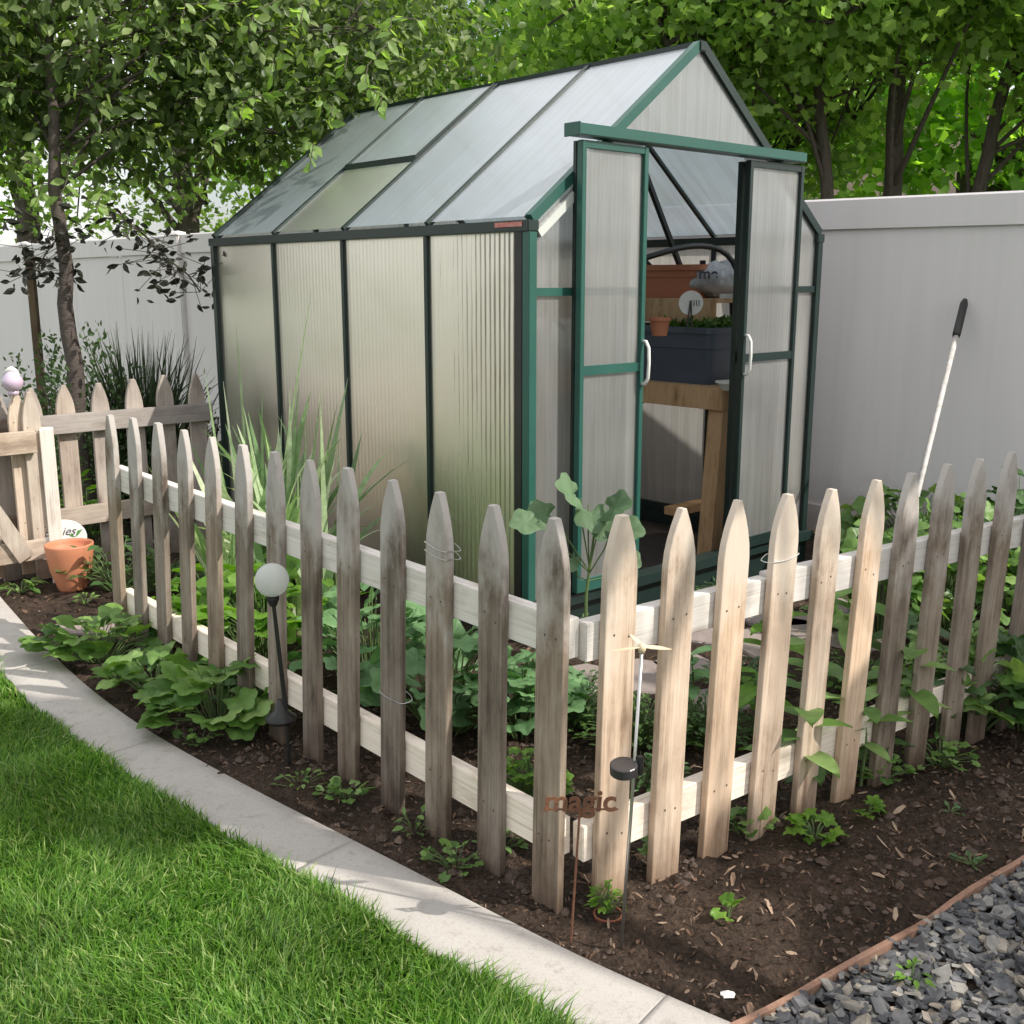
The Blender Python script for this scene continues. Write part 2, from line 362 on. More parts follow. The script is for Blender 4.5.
def kerb():
    S = [0.0]
    for i in range(1, len(cs)): S.append(S[-1]+(cs[i]-cs[i-1]).length)
    def s_at(px, py):
        q = gp(px, py, .02); q.z = 0
        return S[min(range(len(cs)), key=lambda i: (cs[i]-q).length)]
    sa, sb = s_at(128, 747), s_at(327, 853); stp = sb-sa
    joints = [sa+stp*k for k in range(-6, 7)]
    ss = sorted(set([round(x, 5) for x in S]+[j_+d for j_ in joints if 0 < j_ < S[-1] for d in (-.0022, -.0016, .0016, .0022)]))
    V = []; Fc = []
    prof = [(-CW, -.06), (-CW, .013), (-CW+.006, .019), (-CW*.5, .0205), (0, .021), (CW*.5, .0205), (CW-.006, .019), (CW, .013), (CW, -.06)]
    k = len(prof); m = 0
    for q in ss:
        i = max(0, min(len(S)-2, next((a for a in range(len(S)-1) if S[a+1] >= q), len(S)-2)))
        f = (q-S[i])/max(1e-6, S[i+1]-S[i]); c = cs[i].lerp(cs[i+1], f); sd = side(i).lerp(side(i+1), f)
        g = any(abs(q-j_) < .0018 for j_ in joints)
        for a, z in prof: V.append(tuple(c+sd*a+Vector((0, 0, z-(.014 if g and z > 0 else 0)))))
        m += 1
    for i in range(m-1):
        for j in range(k-1): Fc.append((i*k+j, i*k+j+1, (i+1)*k+j+1, (i+1)*k+j))
    mb = MB(); mb.v = V; mb.f = Fc; return mb
def concrete():
    m, t, out = nt('concrete kerb')
    v = coords(t, rnd=False)
    n1 = nd(t, 'ShaderNodeTexNoise', {'Vector': v, 'Scale': 3.5, 'Detail': 8, 'Roughness': .7})
    n2 = nd(t, 'ShaderNodeTexNoise', {'Vector': v, 'Scale': 220, 'Detail': 3})
    n3 = nd(t, 'ShaderNodeTexNoise', {'Vector': v, 'Scale': 26, 'Detail': 6, 'Roughness': .75})
    col = ramp(t, n1.outputs[0], [(.3, (.40, .375, .355)), (.7, (.48, .455, .43))])
    st = ramp(t, n3.outputs[0], [(.30, (.62, .58, .52)), (.46, (1, 1, 1))])
    sp = ramp(t, n2.outputs[0], [(.36, (.82, .8, .78)), (.44, (1, 1, 1))])
    a = nd(t, 'ShaderNodeMixRGB', {0: .7, 1: col, 2: st}, blend_type='MULTIPLY')
    a = nd(t, 'ShaderNodeMixRGB', {0: .8, 1: a.outputs[0], 2: sp}, blend_type='MULTIPLY')
    b = nd(t, 'ShaderNodeBump', {'Height': n2.outputs[0], 'Strength': .15, 'Distance': .001})
    p = nd(t, 'ShaderNodeBsdfPrincipled', {'Base Color': a.outputs[0], 'Roughness': .85, 'Normal': b.outputs[0]})
    t.links.new(p.outputs[0], out.inputs[0]); return m
tag(kerb().build('kerb', concrete(), smooth=True), kind='structure')
CSN = np.array([(p.x, p.y) for p in cs]); SDN = np.array([(side(i).x, side(i).y) for i in range(len(cs))])
def kerbdist(P):          # signed distance from the centre line (+ on the lawn side)
    P = np.asarray(P)[:, :2]; out = np.zeros(len(P))
    for s in range(0, len(P), 4000):
        q = P[s:s+4000]; d = q[:, None]-CSN[None]; r = (d**2).sum(-1); i = r.argmin(1)
        sg = np.sign((d[np.arange(len(q)), i]*SDN[i]).sum(-1)); out[s:s+4000] = np.sqrt(r[np.arange(len(q)), i])*sg
    return out
if kerbdist([(-1.5, 2.0)])[0] < 0: SDN = -SDN
def soilmat():
    m, t, out = nt('dark garden soil')
    v = coords(t, rnd=False)
    n1 = nd(t, 'ShaderNodeTexNoise', {'Vector': v, 'Scale': 4, 'Detail': 9, 'Roughness': .7})
    n2 = nd(t, 'ShaderNodeTexNoise', {'Vector': v, 'Scale': 75, 'Detail': 6, 'Roughness': .7})
    n3 = nd(t, 'ShaderNodeTexVoronoi', {'Vector': v, 'Scale': 95})
    c = ramp(t, n1.outputs[0], [(.3, (.034, .025, .020)), (.52, (.060, .043, .033)), (.72, (.12, .085, .066))])
    d = ramp(t, n2.outputs[0], [(.35, (.5, .5, .5)), (.5, (1, 1, 1)), (.72, (1.6, 1.5, 1.4))])
    a = nd(t, 'ShaderNodeMixRGB', {0: 1, 1: c, 2: d}, blend_type='MULTIPLY')
    b = nd(t, 'ShaderNodeBump', {'Height': n2.outputs[0], 'Strength': 1, 'Distance': .014})
    b2 = nd(t, 'ShaderNodeBump', {'Height': n3.outputs['Distance'], 'Strength': .7, 'Distance': .006, 'Normal': b.outputs[0]})
    p = nd(t, 'ShaderNodeBsdfPrincipled', {'Base Color': a.outputs[0], 'Roughness': .95, 'Normal': b2.outputs[0], 'Specular IOR Level': .15})
    t.links.new(p.outputs[0], out.inputs[0]); return m
M_soil = soilmat()
M_far = simple('far ground grass', (.045, .075, .02), (.07, .10, .03), rough=.95, scale=2, bump=.5)
tag(plainsheet('ground', [(-150, -100), (150, -100), (150, 200), (-150, 200)], -.03, M_far), kind='structure')
# soil bed grid
x0, x1, y0, y1, st = -3.6, 3.4, .9, 8.2, .014
nx = int((x1-x0)/.016); ny = int((y1-y0)/.024)
gx = np.linspace(x0, x1, nx); gy = y0+(np.linspace(0, 1, ny)**1.25)*(y1-y0)
SV = []
for y in gy:
    for x in gx: SV.append((x, y, soil_h(x, y)))
idx = np.arange(nx*ny).reshape(ny, nx)
SF = np.stack([idx[:-1, :-1].ravel(), idx[:-1, 1:].ravel(), idx[1:, 1:].ravel(), idx[1:, :-1].ravel()], 1)
SV = np.array(SV); kd = kerbdist(SV[:, :2][::1]) if False else None
kdv = kerbdist(SV); SV[:, 2] -= np.clip((kdv+CW*.4)/.03, 0, 1)*.05
tag(npmesh('soil_bed', SV, SF, M_soil, smooth=True), kind='structure')
# lawn
LP = [cs[i]+side(i)*0 for i in range(0, len(cs), 4)]
sgn = 1 if ((np.array([-1.5, 2.0])-CSN[0]) @ SDN[0]) else 1
lp = [(p[0], p[1]) for p in (CSN+SDN*CW*.9)[::4]]
M_turf = simple('turf thatch', (.035, .055, .014), (.06, .085, .025), rough=.95, scale=30, bump=.8)
mb = MB(); mb.add([(x, y, -.002) for x, y in lp]+[(-7, lp[0][1], -.002), (-7, -1.5, -.002), (lp[-1][0], -1.5, -.002)], [tuple(range(len(lp)+3))])
tag(mb.build('lawn', M_turf), kind='structure')
def blades(n, X0, X1, Y0, Y1, dmin=None):
    P = np.stack([rng.uniform(X0, X1, n), rng.uniform(Y0, Y1, n)], 1)
    d = kerbdist(P); keep = (d > CW*.97) & (d < 3.0)
    P = P[keep]; n = len(P); d = d[keep]
    h = rng.uniform(.022, .068, n)*(1+.25*np.sin(P[:, 0]*9+np.cos(P[:, 1]*7)*2))
    a = rng.uniform(0, 2*PI, n); w = rng.uniform(.0013, .0031, n)
    tilt = rng.normal(0, .35, (n, 2)); tilt += np.stack([np.sin(P[:, 1]*11+P[:, 0]*5), np.cos(P[:, 0]*13)], 1)*.22
    # overhang across the kerb edge
    B = np.concatenate([P, np.full((n, 1), -.002)], 1)
    ax = np.stack([np.cos(a), np.sin(a), 0*a], 1)
    T1 = B+np.concatenate([tilt*h[:, None]*.35, h[:, None]*.55], 1)
    T2 = B+np.concatenate([tilt*h[:, None]*1.15, h[:, None]*(1-.25*np.abs(tilt).sum(1, keepdims=True))], 1)
    V = np.stack([B-ax*w[:, None], B+ax*w[:, None], T1+ax*w[:, None]*.85, T1-ax*w[:, None]*.85, T2], 1).reshape(-1, 3)
    o = (np.arange(n)*5)[:, None]
    Fc = np.concatenate([o+np.array([0, 1, 2]), o+np.array([0, 2, 3]), o+np.array([3, 2, 4])], 0)
    return V, Fc
V1, F1 = blades(420000, -2.9, .6, 1.35, 3.3); V2, F2 = blades(120000, -4.2, -.8, 3.3, 5.5)
M_grass = leafmat('grass blades', [(.035, .10, .016), (.085, .20, .030), (.19, .36, .06), (.12, .25, .045), (.44, .52, .22)], trans=.42, rough=.5, tcol=(1.5, 1.7, .7), nscale=2.5)
tag(npmesh('grass', np.concatenate([V1, V2]), np.concatenate([F1, F2+len(V1)]), M_grass, smooth=True), 'short bright green lawn grass beside the pale kerb', 'grass', kind='stuff')
# timber edging between bed and slate chips
EP = [gp(738, 1024, .035), gp(832, 973, .035), gp(900, 936, .035), gp(1017, 861, .035)]
ed = (EP[3]-EP[0]).normalized(); ea = EP[0]-ed*.10; eb = EP[3]+ed*1.6
pts = [ea, EP[0], EP[1], EP[2], EP[3], EP[3]+ed*.8, eb]; pts = spline([Vector((p.x, p.y, 0)) for p in pts], .08)
M_edge = wood('reddish edging timber', (.34, .22, .17), (.25, .155, .12), (.13, .08, .06), white=1)
eo = thing('edging_board', 'thin reddish brown edging board between the soil bed and the grey slate chips', 'edging board', (ea.x, ea.y, 0))
mb = MB(); nrm = Vector((-ed.y, ed.x, 0))
for i in range(len(pts)-1):
    a = pts[i]; b = pts[i+1]
vs = []; fs = []
for i, p in enumerate(pts):
    q = p-Vector((ea.x, ea.y, 0)); h = .036+.004*math.sin(i*1.3)
    vs += [q+nrm*.007+Vector((0, 0, -.05)), q+nrm*.007+Vector((0, 0, h)), q-nrm*.007+Vector((0, 0, h)), q-nrm*.007+Vector((0, 0, -.05))]
for i in range(len(pts)-1):
    a = i*4; b = a+4
    for k in range(4): fs.append((a+k, a+(k+1) % 4, b+(k+1) % 4, b+k))
fs += [(0, 1, 2, 3), tuple(len(pts)*4-4+k for k in (3, 2, 1, 0))]
mb.add(vs, fs).build('board', M_edge, eo)
# slate chips: many flat angular stones
def chips(n):
    V = []; Fc = []
    placed = 0
    while placed < n:
        u = random.uniform(-.25, 1.9); w = random.expovariate(1.6)+.012
        if w > 1.3: continue
        p = Vector((ea.x, ea.y, 0))+ed*u-nrm*w
        s = random.uniform(.009, .025)*(1.0+.4*(random.random() < .2)); k = random.randint(4, 6)
        M = Matrix.Translation((p.x, p.y, random.uniform(.004, .034))) @ Euler((random.gauss(0, .30), random.gauss(0, .30), random.uniform(0, 6.3))).to_matrix().to_4x4()
        a0 = random.random()*6; th = s*random.uniform(.08, .20); o = len(V); ring = []
        el = random.uniform(.45, .9)
        for j in range(k):
            a = a0+2*PI*j/k+random.uniform(-.3, .3); r = s*random.uniform(.75, 1.1); ring.append((r*math.cos(a), r*el*math.sin(a)))
        for x, y in ring: V.append(tuple(M @ Vector((x, y, -th))))
        for x, y in ring: V.append(tuple(M @ Vector((x*.93, y*.93, th*random.uniform(.75, 1.05)))))
        for j in range(k): Fc.append((o+j, o+(j+1) % k, o+k+(j+1) % k)); Fc.append((o+j, o+k+(j+1) % k, o+k+j))
        for j in range(1, k-1): Fc.append((o+k, o+k+j, o+k+j+1)); 
        placed += 1
    return np.array(V), np.array(Fc)
def slatemat():
    m, t, out = nt('grey slate chips')
    fac = nd(t, 'ShaderNodeNewGeometry').outputs['Random Per Island']
    col = ramp(t, fac, [(0, (.055, .057, .064)), (.4, (.105, .108, .118)), (.65, (.17, .168, .172)), (.88, (.26, .245, .22)), (1, (.36, .30, .24))])
    n = nd(t, 'ShaderNodeTexNoise', {'Vector': coords(t, rnd=False), 'Scale': 70, 'Detail': 6})
    vr = ramp(t, n.outputs[0], [(.3, (.7, .7, .7)), (.7, (1.2, 1.2, 1.2))])
    cm = nd(t, 'ShaderNodeMixRGB', {0: 1, 1: col, 2: vr}, blend_type='MULTIPLY')
    b = nd(t, 'ShaderNodeBump', {'Height': n.outputs[0], 'Strength': .5, 'Distance': .003})
    p = nd(t, 'ShaderNodeBsdfPrincipled', {'Base Color': cm.outputs[0], 'Roughness': .62, 'Normal': b.outputs[0]})
    t.links.new(p.outputs[0], out.inputs[0]); return m
V, Fc = chips(8600)
tag(npmesh('slate_gravel', V, Fc, slatemat()), 'loose flat grey slate chips beyond the edging board', 'gravel', kind='stuff')
# bark mulch, twigs and dead leaves on the soil
def debris(n, region, smin, smax, elong, zoff=.003, tilt=.35):
    V = []; Fc = []
    for _ in range(n):
        for _t in range(50):
            x = random.uniform(region[0], region[1]); y = random.uniform(region[2], region[3])
            kd_ = kerbdist([(x, y)])[0]
            q = Vector((x-ea.x, y-ea.y, 0)); 
            if kd_ < -CW-.004 and q.dot(nrm) > .012: break
        else: continue
        s = random.uniform(smin, smax); e = random.uniform(*elong)
        M = Matrix.Translation((x, y, soil_h(x, y)+zoff+random.random()*.004)) @ Euler((random.gauss(0, tilt), random.gauss(0, tilt), random.uniform(0, 6.3))).to_matrix().to_4x4()
        o = len(V); c = random.uniform(-.25, .35)*s
        for (a, b, z) in ((-1, -.5, 0), (-.2, -1, c), (1, -.4, 0), (.8, .6, .2*s/s*c), (-.1, 1, c), (-1, .5, 0)):
            V.append(tuple(M @ Vector((a*s, b*s*e, z))))
        for j in range(1, 5): Fc.append((o, o+j, o+j+1))
    return np.array(V), np.array(Fc)
def kd1(): pass
M_mulch = leafmat('bark mulch and dead leaves', [(.05, .028, .02), (.07, .038, .026), (.11, .062, .04), (.17, .10, .07), (.30, .22, .17)], trans=.05, rough=.85, tcol=(1, 1, 1))
Va, Fa = debris(6500, (-1.7, 2.4, 1.5, 3.4), .002, .009, (.15, .6), tilt=.6)
Vb, Fb = debris(1500, (-3.0, 2.6, 3.2, 5.0), .006, .016, (.25, .7))
tag(npmesh('mulch', np.concatenate([Va, Vb]), np.concatenate([Fa, Fb+len(Va)]), M_mulch), 'brown bark bits and dead leaves scattered over the soil', 'mulch', kind='stuff')
def clods(n, region):
    V = []; Fc = []
    for _ in range(n):
        for _t in range(60):
            x = random.uniform(region[0], region[1]); y = random.uniform(region[2], region[3]); kd_ = kerbdist([(x, y)])[0]
            q = Vector((x-ea.x, y-ea.y, 0))
            if kd_ < -CW-.006 and q.dot(nrm) > .012 and noise.noise(Vector((x*3.1, y*3.1, 9))) > -.12: break
        else: continue
        s_ = random.expovariate(1/.0045)+.0025; s_ = min(s_, .018); o = len(V); z0_ = soil_h(x, y)
        for (a, b, c) in ((0, 0, 1), (1, 0, 0), (.3, .95, .05), (-.8, .6, 0), (-.8, -.6, .05), (.3, -.95, 0), (0, 0, -1)):
            k = random.uniform(.7, 1.25)*s_; V.append((x+a*k, y+b*k, z0_+c*k*.75))
        for j in range(5): Fc.append((o, o+1+j, o+1+(j+1) % 5)); Fc.append((o+6, o+1+(j+1) % 5, o+1+j))
    return np.array(V), np.array(Fc)
Va, Fa = clods(4200, (-1.6, 2.3, 1.6, 3.6))
tag(npmesh('soil_crumbs', Va, Fa, simple('soil crumbs', (.055, .039, .031), (.115, .080, .062), rough=.95, scale=40, bump=.6, rnd=False)), 'brown earth crumbs and clods lying over the bed', 'soil crumbs', kind='stuff')
Va, Fa = debris(210, (.1, 2.3, 1.7, 3.3), .008, .022, (.10, .40), .006, .45)
M_dead = leafmat('pale dead leaves', [(.22, .14, .10), (.34, .24, .18), (.42, .32, .25)], trans=.1, rough=.7, tcol=(1, 1, 1))
tag(npmesh('fallen_leaves', Va, Fa, M_dead), 'curled pale tan dead leaves lying on the dark soil', 'leaf litter', kind='stuff')
# ------------------------------------------------------------------ back privacy fence
FN = Vector((.615, .79, 0)).normalized(); FD = Vector((FN.y, -FN.x, 0))   # FD points to the right / nearer
FO = FN*(5.7/Vector((.615, .79)).length)
def onfence(x, y=250):
    r = ray(x, y); k = FO.dot(FN)/r.dot(FN); return (r*k).dot(FD)
ftops = [(-14, 1.70), (onfence(0), 1.735), (onfence(215), 1.785), (onfence(815), 1.835), (onfence(1024), 1.815), (8, 1.80)]
def ftop(s):
    for (a, za), (b, zb) in zip(ftops, ftops[1:]):
        if a <= s <= b: return za+(zb-za)*(s-a)/(b-a)
    return 1.75
pf = thing('privacy_fence', 'tall smooth taupe vinyl privacy fence behind the greenhouse', 'fence', FO, math.atan2(FD.y, FD.x))
posts = sorted([onfence(26), onfence(179), onfence(179)+1.95, onfence(179)+3.9, onfence(26)-1.9, onfence(26)-3.8, onfence(26)-5.7, onfence(179)+8.6, onfence(179)+10.6])
for s in posts:
    z = ftop(s)
    MB().box(s-.06, s+.06, -.052, .052, -.05, z-.005, b=.008).build('post', M_vinyl, pf)
    MB().add([(s-.068, -.068, z-.005), (s+.068, -.068, z-.005), (s+.068, .068, z-.005), (s-.068, .068, z-.005), (s-.055, -.055, z+.015), (s+.055, -.055, z+.015), (s+.055, .055, z+.015), (s-.055, .055, z+.015), (s, 0, z+.03)],
             [(3, 2, 1, 0), (0, 1, 5, 4), (1, 2, 6, 5), (2, 3, 7, 6), (3, 0, 4, 7), (4, 5, 8), (5, 6, 8), (6, 7, 8), (7, 4, 8)]).build('post_cap', M_vinyl, pf)
for a, b in zip(posts, posts[1:]):
    a += .0585; b -= .0585; za, zb = ftop(a), ftop(b)
    rail = MB(); hh = .155
    for q, (zt0, zt1, y) in enumerate([(za, zb, .026)]):
        rail.add([(a, -y, zt0-hh), (b, -y, zt1-hh), (b, -y, zt1-.01), (a, -y, zt0-.01), (a, -y+.008, zt0), (b, -y+.008, zt1), (b, y-.008, zt1), (a, y-.008, zt0), (a, y, zt0-.01), (b, y, zt1-.01), (b, y, zt1-hh), (a, y, zt0-hh)],
                 [(0, 1, 2, 3), (3, 2, 5, 4), (4, 5, 6, 7), (7, 6, 9, 8), (8, 9, 10, 11), (11, 10, 1, 0), (0, 3, 4, 7, 8, 11), (1, 10, 9, 6, 5, 2)])
    rail.build('top_rail', M_vinyl, pf)
    MB().box(a, b, -.026, .026, .04, .18).build('bottom_rail', M_vinyl, pf)
    pn = MB(); n = 3; w = (b-a)/n
    for i in range(n):
        u = a+i*w; v = u+w
        z = min(ftop(u), ftop(v))-hh+.002
        pn.add([(u, -.004, .178), (u+.006, -.008, .178), (v-.006, -.008, .178), (v, -.004, .178), (u, -.004, z+.004), (u+.006, -.008, z+.004), (v-.006, -.008, z+.004), (v, -.004, z+.004)],
               [(0, 1, 5, 4), (1, 2, 6, 5), (2, 3, 7, 6)])
        pn.add([(u, .012, .178), (v, .012, .178), (v, .012, z+.004), (u, .012, z+.004)], [(0, 1, 2, 3)])
    pn.build('panel', M_vinyl, pf)
# ------------------------------------------------------------------ picket fences
def picket_mesh(name, m, h, w, th=.02, seed=0, nails=(.24, .71)):
    r = random.Random(seed); out = []
    hs = r.uniform(.118, .152); tipw = r.uniform(.004, .012)
    out.append((-w/2, 0)); out.append((-w/2+r.uniform(-.0015, .0015), h*.5)); out.append((-w/2, h-hs))
    for t in (.25, .5, .72, .9): out.append((-w/2+(w/2-tipw)*(t**1.75), h-hs+hs*t*.99))
    out.append((-tipw, h)); 
    half = out[:]
    out = half+[(-x, z) for x, z in reversed(half)]
    out = out[::-1]
    mb = MB(); n = len(out); b = .0016
    cx = 0
    ins = [(x*(1-2*b/w), z-(b if z > h-hs else 0)) for x, z in out]
    vs = [(x, -th/2, z) for x, z in ins]+[(x, -th/2+b, z) for x, z in out]+[(x, th/2-b, z) for x, z in out]+[(x, th/2, z) for x, z in ins]
    fs = [tuple(range(n)), tuple(range(4*n-1, 3*n-1, -1))]
    for q in range(3):
        for k in range(n): fs.append((q*n+k, (q+1)*n+k, (q+1)*n+(k+1) % n, q*n+(k+1) % n))
    mb.add(vs, fs); nf0 = len(mb.f)
    for zz_ in nails:
        for xx_ in (-w*.2+r.uniform(-.006, .006), w*.22+r.uniform(-.006, .006)):
            z_ = zz_+r.uniform(-.012, .012); k0 = [(xx_+.0028*math.cos(q*PI/4), -th/2-.0006, z_+.0028*math.sin(q*PI/4)) for q in range(8)]
            mb.add(k0, [tuple(range(8))])
    me = mb.mesh(name, m); me.materials.append(M_nail)
    for p in me.polygons:
        if len(p.vertices) == 8 and abs(p.center.y+th/2+.0006) < 2e-4: p.material_index = 1
    return me
M_nail = simple('dark nail heads', (.05, .035, .03), (.08, .05, .04), rough=.7)
def picket(parent, base, tip, facing, m, w=.082, seed=0, label=None, sink=.06):
    base = Vector(base); tip = Vector(tip); d = (tip-base).normalized(); h = (tip-base).length+sink
    f = Vector(facing); f = (f-d*f.dot(d)).normalized(); x = d.cross(-f) * -1
    x = f.cross(d) * -1
    M = Matrix(((x.x, -f.x, d.x, 0), (x.y, -f.y, d.y, 0), (x.z, -f.z, d.z, 0), (0, 0, 0, 1))); M.translation = base-d*sink
    me = picket_mesh('picket', m, h, w, random.Random(seed).uniform(.019, .022), seed)
    o = bpy.data.objects.new('picket', me)
    link(o, parent, WM[parent.name].inverted() @ M)
    if label: o['label'] = label
    return o
def rail(parent, a, b, off, zt, hgt, th, m, name='rail', zt2=None, nseg=6):
    """board from a to b (xy), offset along off, top at zt"""
    a = Vector((a[0], a[1], 0)); b = Vector((b[0], b[1], 0)); off = Vector(off); d = (b-a).normalized()
    zt2 = zt if zt2 is None else zt2
    ang = math.atan2(d.y, d.x); L = (b-a).length
    M = Matrix.Translation(a+off+Vector((0, 0, zt))) @ Matrix.Rotation(ang, 4, 'Z') @ Matrix.Rotation(-math.atan2(zt2-zt, L), 4, 'Y') @ Matrix.Rotation(PI/2, 4, 'Y')
    # local: z along the board, x down
    mb = MB(); mb.box(0, hgt, -th/2, th/2, 0, L, b=.002)
    o = bpy.data.objects.new(name, mb.mesh(name, m))
    return link(o, parent, WM[parent.name].inverted() @ M)
Lp = [(110, 415, 122, 640), (133, 418, 143, 650), (158, 423, 165, 655), (184, 430, 190, 672), (212, 437, 216, 680), (243, 445, 245, 690), (275, 452, 277, 705), (310, 460, 314, 772), (348, 468, 349, 790), (393, 480, 393, 815), (440, 492, 438, 838), (494, 505, 491, 872), (555, 518, 547, 908)]
LA = Vector((.085, 2.218, 0)); LB = Vector((-1.50, 4.02, 0)); Ld = (LB-LA).normalized(); Lf = Vector((Ld.y, -Ld.x, 0))
if Lf.x > 0: Lf = -Lf
def online(A, d, x, y=600):
    r = ray(x, y); 
    # A + t d = s r (horizontal)
    det = d.x*(-r.y)+r.x*d.y; t = (-A.x*(-r.y)+(-r.x)*(-A.y)*-1*-1)/det if False else None
    import numpy as _n
    s = _n.linalg.solve(_n.array([[d.x, -r.x], [d.y, -r.y]]), _n.array([-A.x, -A.y])); return A+d*float(s[0])
fl = thing('picket_fence', 'weathered grey wooden picket fence running back on the left of the corner', 'fence', LA, group=None)
for i, (tx, ty, bx, by) in enumerate(Lp):
    P = online(LA, Ld, tx, ty); zt = H+ray(tx, ty).z*P.y/ray(tx, ty).y
    B = online(LA, Ld, bx, by)
    picket(fl, (B.x, B.y, 0), (P.x, P.y, zt), Lf, M_wl, w=.086 if i > 6 else .082, seed=i)
Rp = [(622, 515, 608, 900), (682, 508, 662, 878), (738, 500, 712, 855), (788, 494, 760, 818), (832, 489, 803, 797), (877, 480, 843, 780), (912, 473, 880, 760), (948, 464, 915, 745), (980, 459, 950, 725), (1012, 452, 978, 700), (1045, 446, 1008, 690), (1080, 440, 1040, 680), (1118, 434, 1075, 670)]
RA = Vector((.235, 2.248, 0)); RB = Vector((1.50, 3.17, 0)); Rd = (RB-RA).normalized(); Rf = Vector((Rd.y, -Rd.x, 0))
fr = thing('picket_fence', 'sunlit tan wooden picket fence running right from the corner past the soil bed', 'fence', RA)
for i, (tx, ty, bx, by) in enumerate(Rp):
    P = online(RA, Rd, tx, ty); zt = H+ray(tx, ty).z*P.y/ray(tx, ty).y
    B = online(RA, Rd, bx, by)
    picket(fr, (B.x, B.y, 0), (P.x, P.y, zt), Rf, M_wr if i < 6 else M_wl, w=.088 if i < 4 else .082, seed=40+i)  # far pickets take the darker wood, tree shade put into their colour
# rails behind the pickets
lo = -Lf*.031
rail(fl, LA+Ld*(-.035), LB+Ld*.06, lo, .690, .09, .038, M_rail, zt2=.705)
rail(fl, LA+Ld*(-.015), LB+Ld*.06, lo, .215, .09, .038, M_rail, zt2=.215)
ro = -Rf*.031
rail(fr, RA-Rd*.085, RA+Rd*.50, ro, .680, .088, .038, M_rail, zt2=.685)
rail(fr, RA+Rd*.503, RB+Rd*.8, ro, .695, .088, .038, M_rail, zt2=.675)
rail(fr, RA-Rd*.085, RB+Rd*.8, ro, .205, .088, .038, M_rail, zt2=.235)
# wires twisted on pickets
def wire(i, S, A, d, f, z, parent, m):
    P0 = online(A, d, S[i][0], 500); P1 = online(A, d, S[i][2], 800); c = P1.lerp(P0, z/.9)+Vector((0, 0, z)); mb = MB(); pts = []
    for k in range(25):
        a = 2*PI*k/24; u = .052*math.cos(a); v = .030*math.sin(a)
        pts.append(c+d*max(-.0445, min(.0445, u*1.2))-f*max(-.0128, min(.05, v*1.4))+Vector((0, 0, .10*u+.003*math.sin(a*3+i))))
    T = WM[parent.name].inverted()
    mb.tube([T @ p for p in pts], .0011, 5); return mb
for (i, z) in ((10, .755), (10, .775), (9, .33)): wire(i, Lp, LA, Ld, Lf, z, fl, M_metal).build('wire', M_metal, fl)
wire(3, Rp, RA, Rd, Rf, .735, fr, M_metal).build('wire', M_white, fr)
# far run behind the bed, parallel to the greenhouse front
DR = Vector((1228, 1103.7, 0)).normalized(); DL = Vector((-992, 1103.7, 0)).normalized()
BA = gp(163, 375, .93); BA = Vector((BA.x, BA.y, 0)); 
fb = thing('picket_fence', 'shaded pale picket fence at the far left in front of the shrubs', 'fence', BA)
Bf = Vector((DR.y, -DR.x, 0))
def rl(A, d, x, y): P = online(A, d, x, y); return H+ray(x, y).z*P.y/ray(x, y).y
for i, (tx, ty) in enumerate([(-5, 390), (30, 388), (63, 385), (98, 383), (132, 379), (163, 375), (195, 373)]):
    P = online(BA, DR, tx, ty); zt = H+ray(tx, ty).z*P.y/ray(tx, ty).y
    picket(fb, (P.x, P.y, 0), (P.x, P.y, zt), Bf, M_wf, w=.088, seed=80+i)
za = rl(BA, DR, 60, 414); zb = rl(BA, DR, 60, 508)
PL = online(BA, DR, -20, 400); PR = online(BA, DR, 208, 400)
rail(fb, PL, PR, Bf*.031, za, .09, .038, M_wf); rail(fb, PL, PR, Bf*.031, zb, .09, .038, M_wf)
print('back fence', BA, 'rails', za, zb)
print('rails L', [rl(LA, Ld, x, y) for x, y in ((508, 573.6), (120, 454.5), (508, 784), (199, 627))], 'R', [rl(RA, Rd, x, y) for x, y in ((573, 590), (723, 566.7), (894, 529.6), (1020, 495), (641, 781), (750, 750), (900, 683))])
# open gate at the far left
GA = gp(48, 582, 0); GD = DR; Gf = Bf
gt = thing('picket_gate', 'open wooden picket gate with a diagonal brace at the left edge', 'gate', (GA.x, GA.y, 0))
def gz(x, y): return rl(Vector((GA.x, GA.y, 0)), GD, x, y)
G0 = Vector((GA.x, GA.y, 0))
for i, (tx, ty, w) in enumerate([(-22, 396, .086), (17, 392, .086)]):
    P = online(G0, GD, tx, ty)+Bf*-.03
    picket(gt, (P.x, P.y, .05), (P.x, P.y, gz(tx, ty)), Bf, M_wg, w=w, seed=100+i, sink=0)
P = online(G0, GD, 29, 400)
picket(gt, (P.x, P.y, .02), (P.x, P.y, gz(27, 392)), Vector((DL.x, DL.y, 0))*-1, M_wg, w=.08, seed=104, sink=0)
P = online(G0, GD, 48, 450)
MB().box(-.03, .03, -.045, .045, -.04, gz(48, 428), M=Matrix.Translation(P-G0) @ Matrix.Rotation(math.atan2(DR.y, DR.x)-.35, 4, 'Z'), b=.003).build('post', M_rail, gt)
Pa = online(G0, GD, -45, 440); Pb = online(G0, GD, 33, 440)
z1 = gz(20, 431); z2 = gz(20, 541)
rail(gt, Pa, Pb, Bf*.03, z1, .10, .038, M_wg); rail(gt, Pa, Pb, Bf*.03, z2, .09, .038, M_wg)
a = online(G0, GD, -38, 480)+Bf*.058; b = online(G0, GD, 22, 555)+Bf*.058
MB().bar(a-G0+Vector((0, 0, gz(-38, 470))), b-G0+Vector((0, 0, gz(22, 556))), .02, .075).build('brace', M_wg, gt)
